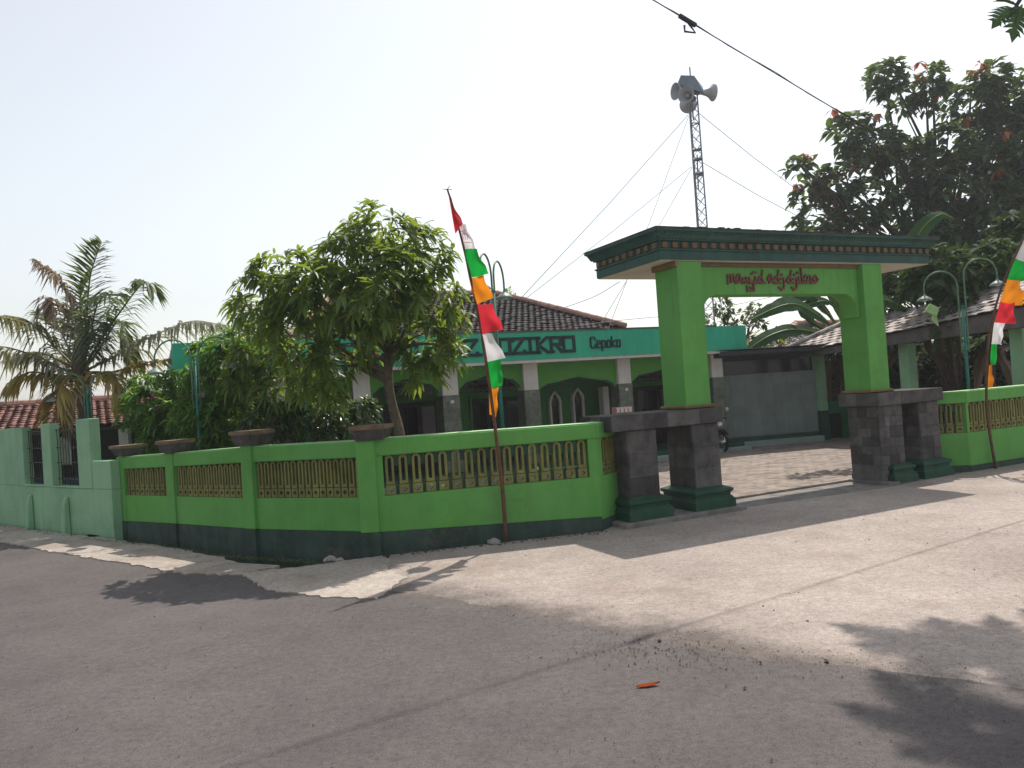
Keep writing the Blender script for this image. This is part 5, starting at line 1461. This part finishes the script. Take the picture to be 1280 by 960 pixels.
banana('banana plant with brown hanging leaves right of the lamp behind the shed', (11.3, 16.9, 0), 2.0,
       [([(10.497, 16.500, 2.552), (10.889, 16.400, 2.862), (11.156, 16.200, 2.478)], .25)], 6,
       dry=[([(10.358, 16.500, 1.864), (10.036, 16.300, 1.531), (9.838, 16.200, 0.858)], .12), ([(10.554, 16.400, 1.845), (10.597, 16.200, 1.404), (10.523, 16.000, 0.814)], .13), ([(10.659, 16.700, 1.854), (10.406, 16.500, 1.338), (10.377, 16.400, 0.646)], .1)])

# coconut palm
palm = thing('coconut_palm', 'ragged coconut palm with green, dry and yellow fronds over the pale wall', 'palm', (-7.7, 13.6, 0))
MB().tube(smooth_path([(-7.7, 13.6, 0), (-7.66, 13.6, .9), (-7.657, 13.600, 2.394)], 6), [.17, .15, .14, .13, .125, .12, .12, .12, .12, .12, .13, .13, .14], 10).build('trunk', 'palm_fibre', palm, smooth=True)
MB().lathe((-7.679, 13.600, 2.510), (-.05, 0, 1), [(-.15, .10), (.0, .15), (.25, .13), (.55, .07), (.7, .02)], 10).build('crown_shaft', 'palm_fibre', palm, smooth=True)
def frond(pts, mat, ll, dens=17, hang=.35, seed=0, start=.16, label=None):
    rr = random.Random(seed)
    pts = smooth_path([(-7.675, 13.600, 2.567)] + [Vector(p) for p in pts], 8)
    n = len(pts)
    rc = MB().tube(pts, [lerp(.026, .004, i / (n - 1)) for i in range(n)], 5)
    fr = rc.build('frond', mat, palm, smooth=True, label=label)
    m = MB()
    tot = sum((pts[i + 1] - pts[i]).length for i in range(n - 1))
    cnt = int(tot * dens) + 12
    for k in range(cnt):
        u = lerp(start, 1.0, (k + .5) / cnt)
        x = u * (n - 1); i = min(n - 2, int(x)); p = pts[i].lerp(pts[i + 1], x - i)
        tg = (pts[min(i + 2, n - 1)] - pts[max(i - 1, 0)]).normalized()
        s = tg.cross(Vector((0, 0, 1))); s = s.normalized() if s.length > .02 else Vector((1, 0, 0))
        upv = s.cross(tg)
        for sg in (-1, 1):
            if rr.random() < .08: continue
            l = 1.65 * ll * (math.sin(math.pi * (.18 + .74 * (u - start) / (1 - start))) ** .7) * rr.uniform(.75, 1.12)
            d = (s * sg * rr.uniform(.7, 1.0) + tg * rr.uniform(.4, .75) + upv * rr.uniform(.05, .35)).normalized()
            w = .023 * rr.uniform(.8, 1.3)
            wv = d.cross(Vector((rr.uniform(-.3, .3), rr.uniform(-.3, .3), 1))).normalized() * w
            hg = hang * rr.uniform(.6, 1.4)
            q1 = p + d * l * .5 + Vector((0, 0, -hg * l * .25)); q2 = p + d * l * .92 + Vector((0, 0, -hg * l))
            b = len(m.v)
            m.v += [p - wv * .6, p + wv * .6, q1 - wv, q1 + wv, q2]
            m.f += [(b, b + 1, b + 3, b + 2), (b + 2, b + 3, b + 4)]
    m.build('leaflets', mat, fr, kind='stuff', fix=False)
FR = [
    ([(-7.475, 13.500, 3.493), (-7.301, 13.400, 4.251), (-7.013, 13.300, 4.822)], 'leaf_palm', .42, .2),
    ([(-7.773, 13.900, 3.257), (-7.847, 14.000, 3.936), (-7.678, 14.100, 4.459)], 'leaf_palm', .40, .3),
    ([(-7.541, 13.300, 3.338), (-7.687, 13.200, 4.107), (-8.058, 13.100, 4.534)], 'leaf_palm_dry', .40, .7),
    ([(-7.227, 13.300, 2.965), (-6.666, 13.100, 3.538), (-6.202, 13.000, 3.977), (-6.042, 13.000, 3.898)], 'leaf_palm', .40, .6),
    ([(-7.010, 13.400, 2.786), (-6.231, 13.200, 3.072), (-5.436, 13.000, 3.279), (-4.895, 12.900, 3.192)], 'leaf_palm_pale', .36, .8),
    ([(-7.935, 13.700, 2.790), (-8.497, 13.800, 3.372), (-8.865, 13.900, 3.655), (-9.514, 14.000, 3.768)], 'leaf_palm_pale', .40, 1.0),
    ([(-7.751, 13.200, 2.618), (-8.031, 13.000, 2.837), (-8.569, 12.800, 3.054), (-8.977, 12.700, 2.955)], 'leaf_palm_pale', .38, .9),
    ([(-7.531, 13.000, 2.488), (-7.499, 12.700, 2.345), (-7.536, 12.600, 2.080), (-7.531, 12.550, 1.683)], 'leaf_palm_yellow', .36, .5),
    ([(-7.805, 13.400, 2.515), (-8.094, 13.300, 2.574), (-8.407, 13.200, 2.607), (-8.704, 13.100, 2.348)], 'leaf_palm_yellow', .34, .9),
    ([(-7.079, 13.500, 2.538), (-6.573, 13.500, 2.647), (-5.999, 13.500, 2.707)], 'leaf_palm_yellow', .32, .6),
    ([(-7.007, 13.100, 2.509), (-6.693, 13.000, 2.293), (-6.495, 12.900, 2.006)], 'leaf_palm_yellow', .34, .6),
    ([(-7.672, 13.500, 3.078), (-7.840, 13.500, 3.589), (-8.076, 13.500, 3.934), (-8.215, 13.500, 3.757)], 'leaf_palm_dry', .34, .9),
    ([(-7.474, 13.800, 2.938), (-7.077, 13.800, 3.465), (-6.934, 13.800, 3.193), (-6.879, 13.800, 2.678)], 'leaf_palm', .36, .6),
    ([(-8.025, 13.900, 2.981), (-8.316, 14.000, 3.524), (-8.733, 14.100, 3.785)], 'leaf_palm', .4, .6),
    ([(-7.385, 13.400, 3.123), (-7.151, 13.300, 3.733), (-6.806, 13.200, 3.907)], 'leaf_palm', .42, .7),
    ([(-7.279, 13.100, 3.026), (-7.084, 12.900, 3.477), (-6.970, 12.800, 3.121), (-6.941, 12.750, 2.711)], 'leaf_palm', .36, .4),
    ([(-7.374, 13.000, 2.367), (-7.440, 12.800, 2.072), (-7.476, 12.750, 1.470)], 'leaf_palm_dry', .30, .3),
    ([(-7.614, 13.900, 2.512), (-7.198, 14.000, 2.486), (-6.850, 14.100, 2.226)], 'leaf_palm_yellow', .3, .7),
    ([(-8.185, 14.000, 2.775), (-8.841, 14.200, 3.052), (-9.516, 14.300, 2.922)], 'leaf_palm_pale', .34, .8),
]
for i, (pts, mt, ll, hg) in enumerate(FR):
    frond(pts, mt, ll, 27, hg, 100 + i)

# breadfruit tree standing just outside the frame; one leaf hangs into view and its crown shades the road
bread = thing('breadfruit_tree', 'breadfruit branch with big lobed leaves hanging in at the top right corner', 'tree', (7.4, 7.6, 0))
def lobed_leaf(p, d, L, W, droop, roll=0.0, n=6):
    d, s, nn = rot_axes(Vector(d))
    s, nn = s * math.cos(roll) + nn * math.sin(roll), nn * math.cos(roll) - s * math.sin(roll)
    m = MB(); p = Vector(p)
    mid = lambda u: p + d * L * u + Vector((0, 0, -droop * L * u * u))
    for sg in (-1, 1):
        for i in range(n):
            u0 = .06 + .80 * i / n; u1 = .06 + .80 * (i + 1) / n
            w = W * math.sin(math.pi * (.22 + .66 * (i + .5) / n)) ** .8
            a, b = mid(u0), mid(u1); c = mid((u0 + u1) / 2)
            sv = (s * sg + d * .62).normalized()
            wd = (b - a) * .5
            base_v = s * sg * w * .22
            o1 = c + sv * w * .62 + nn * .10 * w; tip = c + sv * w * 1.05 - nn * .05 * w
            k = len(m.v)
            m.v += [a, b, a + base_v, b + base_v, o1 - wd * .95, o1 + wd * .8, tip]
            m.f += [(k, k + 1, k + 3, k + 2), (k + 2, k + 3, k + 5, k + 4), (k + 4, k + 5, k + 6)]
    k = len(m.v)
    a, t_ = mid(.86), mid(1.08)
    m.v += [a - s * W * .3, a, a + s * W * .3, t_]
    m.f += [(k, k + 1, k + 3), (k + 1, k + 2, k + 3)]
    lf = m.build('leaf', 'leaf_bread', bread, fix=False)
    MB().tube([p, mid(.5), mid(1.0)], [.010, .007, .003], 5).build('midrib', 'leaf_yellowgreen', lf)
rr = random.Random(8)
crown = [(4.15, 8.1, 6.5), (4.5, 7.8, 6.6), (4.75, 7.45, 6.5), (5.1, 8.1, 6.5), (3.75, 7.1, 6.7), (4.1, 7.0, 6.6), (4.5, 6.9, 6.7), (4.5, 7.3, 6.4), (4.0, 6.5, 7.0), (4.6, 7.0, 7.2), (5.2, 7.5, 6.6), (4.2, 6.9, 6.0 + .6), (5.4, 6.6, 7.2), (5.8, 7.4, 7.2), (4.9, 6.3, 7.4), (4.4, 6.2, 7.4)]
bm_ = MB().tube(smooth_path([(7.4, 7.6, -.1), (7.3, 7.5, 2), (7.0, 7.4, 4.2), (6.4, 7.3, 6.4)], 5), [.2] + [.16 - .006 * i for i in range(15)], 10)
bm_.build('trunk', 'bark_dark', bread, smooth=True)
lb = MB()
for c in crown:
    lb.tube(smooth_path([(6.5, 7.3, 6.0), Vector((6.5, 7.3, 6.0)).lerp(Vector(c), .6) + Vector((0, 0, .3)), c], 4), [.05 - .005 * i for i in range(9)], 6)
lb.tube(smooth_path([(6.4, 7.3, 6.2), (5.6, 6.9, 5.6), (4.75, 6.5, 4.98), (4.402, 6.300, 4.619)], 5), [.045 - .002 * i for i in range(16)], 7)
lb.build('limb', 'bark_dark', bread, smooth=True)
for c in crown:
    for _ in range(5):
        a = rr.uniform(0, 6.28)
        lobed_leaf(Vector(c) + Vector((rr.uniform(-.1, .1), rr.uniform(-.1, .1), rr.uniform(-.1, .1))), (math.cos(a), math.sin(a), rr.uniform(-.1, .3)), rr.uniform(.5, .75), rr.uniform(.22, .3), rr.uniform(.1, .4), rr.uniform(-.3, .3))
tip = Vector((4.401, 6.300, 4.605))
lobed_leaf(tip + Vector((.0, 0, .0)), (-.72, -.25, -.30), .30, .13, .25, .9)
lobed_leaf(tip + Vector((.05, 0, .02)), (-.35, -.2, -.55), .32, .13, .2, 1.0)
lobed_leaf(tip + Vector((.05, .05, .05)), (-.7, .2, .55), .22, .10, .3, .5)
lobed_leaf(tip + Vector((.12, .05, .0)), (.3, -.2, -.8), .3, .12, .2, .8)

# pale green woven ornament hanging by the right lamp
oc_ = Vector((6.923, 12.400, 2.563))
orn = MB()
ox_ = [(-.12, 0), (-.03, .115), (.115, .03), (.06, -.105)]
orn.rings([[oc_ + Vector((a, -.02, z)) for a, z in ox_], [oc_ + Vector((a, .02, z)) for a, z in ox_]])
on = tag(orn.build('diamond_ornament', 'ornament_green', bev=.006), 'pale green diamond ornament with ribbon tails hanging left of the right lamp pole', 'ornament')
for dx in (-.03, .0, .035, .06):
    MB().rings([[oc_ + Vector((.02 + dx * .5 - .012, -.004, -.07)), oc_ + Vector((.02 + dx * .5 + .012, -.004, -.07)), oc_ + Vector((.02 + dx * .5 + .012, .004, -.07)), oc_ + Vector((.02 + dx * .5 - .012, .004, -.07))],
                [oc_ + Vector((.02 + dx - .012, -.004, -.2 - dx)), oc_ + Vector((.02 + dx + .012, -.004, -.2 - dx)), oc_ + Vector((.02 + dx + .012, .004, -.2 - dx)), oc_ + Vector((.02 + dx - .012, .004, -.2 - dx))]]).build('ribbon', 'ornament_green', on)
MB().tube([oc_ + Vector((-.03, 0, .11)), Vector((6.911, 12.450, 2.911))], .004, 4).build('string', 'wire_black', on)

# ------------------------------------------------------------------ motorcycle parked by the last column
mb_ = thing('motorcycle', 'black motorcycle parked nose out by the last mosque column', 'motorcycle', (4.621, 17.000, 0.023))
ox, oy = (4.604, 17.000, 0.024)[:2]
BF = Frame((ox, oy), (0.95, .31))
bv = lambda a, b, z: BF(a, b, z + .032)
def wheel(b):
    m = MB(); c = bv(0, b, .23)
    ax = BF(1, 0, 0) - BF(0, 0, 0); fw = BF(0, 1, 0) - BF(0, 0, 0)
    rings = []
    for k in range(18):
        t = 2 * math.pi * k / 18
        rd = fw * math.cos(t) + Vector((0, 0, math.sin(t)))
        rings.append([c + rd * (.20 + .035 * math.cos(q)) + ax * .035 * math.sin(q) for q in (0, 1.05, 2.1, 3.14, 4.19, 5.24)])
    m.rings(rings + [rings[0]], False)
    w = m.build('wheel', 'tyre', mb_, smooth=True)
    s = MB()
    for k in range(6):
        t = 2 * math.pi * k / 6
        s.tube([c, c + (fw * math.cos(t) + Vector((0, 0, math.sin(t)))) * .19], .008, 4)
    s.lathe(c - ax * .05, ax, [(0, .0), (0, .04), (.1, .04), (.1, 0)], 10)
    s.build('rim', 'bike_chrome', w)
wheel(0.0); wheel(.98)
for s_ in (-.07, .07):
    MB().tube([bv(s_, 0, .23), bv(s_, .14, .70)], .016, 7).build('fork', 'bike_chrome', mb_)
MB().rings([[bv(-.05, -.22, .36), bv(.05, -.22, .36), bv(.05, -.20, .39), bv(-.05, -.20, .39)], [bv(-.055, .0, .50), bv(.055, .0, .50), bv(.055, .0, .53), bv(-.055, .0, .53)], [bv(-.05, .2, .42), bv(.05, .2, .42), bv(.05, .2, .45), bv(-.05, .2, .45)]]).build('mudguard', 'bike_black', mb_)
MB().lathe(bv(0, .06, .62), BF(0, -1, 0) - BF(0, 0, 0), [(-.06, .02), (0, .085), (.05, .095), (.06, .09), (.075, .0)], 14).build('headlight', 'bike_chrome', mb_, smooth=True)
MB().rings([[bv(-.08, .0, .70), bv(.08, .0, .70), bv(.08, .1, .70), bv(-.08, .1, .70)], [bv(-.06, .06, .82), bv(.06, .06, .82), bv(.05, .1, .82), bv(-.05, .1, .82)]]).build('windscreen', 'bike_white', mb_)
MB().tube([bv(-.30, .22, .74), bv(-.1, .15, .76), bv(.1, .15, .76), bv(.30, .22, .74)], .013, 7).build('handlebar', 'bike_black', mb_)
for s_ in (-1, 1):
    mr = MB().tube([bv(.2 * s_, .18, .76), bv(.26 * s_, .14, .92)], .006, 5).build('mirror', 'bike_black', mb_)
    MB().lathe(bv(.26 * s_, .14, .95), BF(0, -1, 0) - BF(0, 0, 0), [(0, 0), (0, .05), (.012, .045), (.014, 0)], 10).build('glass', 'bike_chrome', mr)
MB().rings([[bv(-w, b, z0) for w, z0 in ((.1, .52), (-.1, .52), (-.08, .66), (.08, .66))] for b in (.25, .5)]).build('fuel_tank', 'bike_black', mb_, bev=.02)
MB().rings([[bv(-.10, b, z), bv(.10, b, z), bv(.09, b, z + .07), bv(-.09, b, z + .07)] for b, z in ((.5, .56), (.8, .55), (1.1, .62))]).build('seat', 'bike_black', mb_, bev=.015)
MB().rings([[bv(-.10, b, .18), bv(.10, b, .18), bv(.09, b, .48), bv(-.09, b, .48)] for b in (.3, .68)]).build('engine', 'galvanised', mb_, bev=.02)
MB().tube([bv(.12, .4, .2), bv(.14, .7, .2), bv(.15, 1.15, .3)], .03, 8).build('exhaust', 'bike_chrome', mb_)

# ------------------------------------------------------------------ small things
bk = MB(Frame(GF(5.17, 7.86, 0)[:2], GF.d))
bk.box(-.12, .12, -.05, .05, 1.345, 1.425)
o = tag(bk.build('box', 'brick_pink', bev=.006), 'small red and white box left on the stone ledge of the gate', 'box')
for i in range(4):
    MB(bk.fr).box(-.11 + i * .058, -.07 + i * .058, -.053, -.0505, 1.36, 1.41).build('stripe', 'white_paint', o)
MB(bk.fr).box(-.112, .112, -.052, -.0505, 1.412, 1.420).build('stripe', 'white_paint', o)
# broken concrete in the ditch
rr = random.Random(4)
def lump(c, r, seed):
    rr = random.Random(seed)
    bm = bmesh.new(); bmesh.ops.create_icosphere(bm, subdivisions=2, radius=r)
    for v in bm.verts:
        v.co *= 1 + .45 * noise.noise(v.co * (2.2 / r) + Vector((seed, 0, 0)))
        v.co.z *= .6
    me = bpy.data.meshes.new('rubble'); bm.to_mesh(me); bm.free()
    o = place('rubble', me, 'rubble'); o.location = c
    return o
for px, r, lb in (((-2.123, 8.360, 0.084), .07, 'broken lump of concrete in the ditch under the green wall'), ((-2.002, 8.280, 0.041), .05, 'smaller concrete lump beside the ditch lump'), ((-0.330, 8.620, 0.016), .075, 'grey stone at the foot of the leaning flagpole')):
    tag(lump((px[0], px[1], .0 if r < .075 else .02), r, int(r * 1000)), lb, 'rubble')
fl = MB(); q = Vector((*(0.648, 4.271), .0025))
k = 9
for i in range(k):
    u = i / (k - 1); w = .020 * math.sin(math.pi * min(1, u * .95 + .05)) ** .8
    c = q + Vector((-.068 + .136 * u, .02 * u, 0.002 + .05 * max(0, u - .55) ** 2))
    fl.v += [c + Vector((0, -w, .004 + .006 * u)), c.copy(), c + Vector((0, w, .008))]
    if i:
        b = 3 * i
        fl.f += [(b - 3, b - 2, b + 1, b), (b - 2, b - 1, b + 2, b + 1)]
tag(fl.build('fallen_leaf', 'leaf_fallen', fix=False), 'single orange red fallen leaf lying on the asphalt', 'leaf')
# loose gravel along the seam between concrete and asphalt, and scattered about
ico = [Vector(v).normalized() for v in ((0, 0, 1), (.9, 0, .3), (-.3, .85, .3), (-.4, -.8, .35), (.4, .7, -.4), (.3, -.85, -.3), (-.9, .1, -.3), (0, 0, -1))]
icf = [(0, 1, 2), (0, 2, 3), (0, 3, 1), (1, 4, 2), (2, 4, 6), (2, 6, 3), (3, 6, 5), (3, 5, 1), (1, 5, 4), (4, 7, 6), (6, 7, 5), (5, 7, 4)]
gv = MB(); rr = random.Random(12)
def stone(x, y, r, z=.006):
    a = rr.uniform(0, 6.28); ca, sa = math.cos(a), math.sin(a)
    sx, sy, sz = r * rr.uniform(.7, 1.3), r * rr.uniform(.6, 1.1), r * rr.uniform(.4, .8)
    gv.add([Vector((x + (p.x * ca * sx - p.y * sa * sy), y + (p.x * sa * sx + p.y * ca * sy), z + sz * .5 + p.z * sz)) for p in ico], icf)
seam = [(-.6, 6.2), (-.1, 5.72), (.55, 5.12), (1.2, 4.62), (1.75, 4.28), (2.3, 3.95)]
for i in range(1500):
    t = rr.uniform(0, len(seam) - 1.001); k = int(t)
    a, b = seam[k], seam[k + 1]
    w = rr.gauss(0, .16)
    stone(lerp(a[0], b[0], t - k) + w * .65, lerp(a[1], b[1], t - k) + w * .75, abs(rr.gauss(.0012, .0014)) + .0012)
for i in range(300):
    t = rr.random()
    stone(lerp(.45, 1.1, t) + rr.gauss(0, .2), lerp(5.0, 4.62, t) + rr.gauss(0, .12), abs(rr.gauss(.003, .0022)) + .0018)
for i in range(1500):
    y = 2.6 + 7 * rr.random() ** 1.3; x = rr.uniform(-.75, .75) * y + .2
    stone(x, y, abs(rr.gauss(.002, .0018)) + .0014, .006)
for i in range(420):                                   # crumbs along the foot of the long wall
    t = rr.random()
    stone(lerp(-1.5, .95, t) + rr.gauss(0, .02), lerp(8.37, 8.90, t) - abs(rr.gauss(0, .07)), abs(rr.gauss(.006, .006)) + .002, .0)
for x, y, r in ((1.72, 4.45, .02), (1.35, 4.5, .014), (.02, 3.15, .016), (1.15, 4.15, .013), (1.9, 5.2, .012), (.85, 5.0, .015)):
    stone(x, y, r)
o = gv.build('gravel', 'pebble', fix=False); o['kind'] = 'stuff'; o['label'] = 'loose gravel along the seam of concrete and asphalt'
# weeds and moss along the foot of the left walls
wd = MB(); rr = random.Random(14)
path = [(-9.2, 13.38), (-5.95, 10.92), (-4.72, 10.12), (-3.4, 9.02), (-2.2, 8.36)]
for i in range(1500):
    t = rr.uniform(0, len(path) - 1.001); k = int(t); a, b = path[k], path[k + 1]
    off = rr.uniform(0.0, .22)
    p = Vector((lerp(a[0], b[0], t - k) - off * .55, lerp(a[1], b[1], t - k) - off * .8, -.02 if off < .1 else .008))
    d = rnd_dir(rr); d.z = abs(d.z) + .3
    leaf(wd, p, d, rr.uniform(.02, .07), rr.uniform(.006, .014), .5, .1, 0, False)
o = wd.build('weeds', 'grass_blade', fix=False); o['kind'] = 'stuff'; o['label'] = 'low weeds along the foot of the left walls'

# ------------------------------------------------------------------ thin haze volume, added to lift the darks as lens glare does
hm = bpy.data.materials.new('haze_air')
hm.use_nodes = True
hn = hm.node_tree
for n in list(hn.nodes):
    if n.type != 'OUTPUT_MATERIAL':
        hn.nodes.remove(n)
hv = hn.nodes.new('ShaderNodeVolumePrincipled')
hv.inputs['Color'].default_value = (0.93, 0.95, 1.0, 1)
hv.inputs['Density'].default_value = 0.0013
hv.inputs['Anisotropy'].default_value = 0.35
hn.links.new(hv.outputs[0], hn.nodes['Material Output'].inputs['Volume'])
MATS['haze_air'] = hm
hz = MB().box(-620, 620, -220, 1620, -2.2, 15.0).build('haze', 'haze_air')
hz['kind'] = 'stuff'
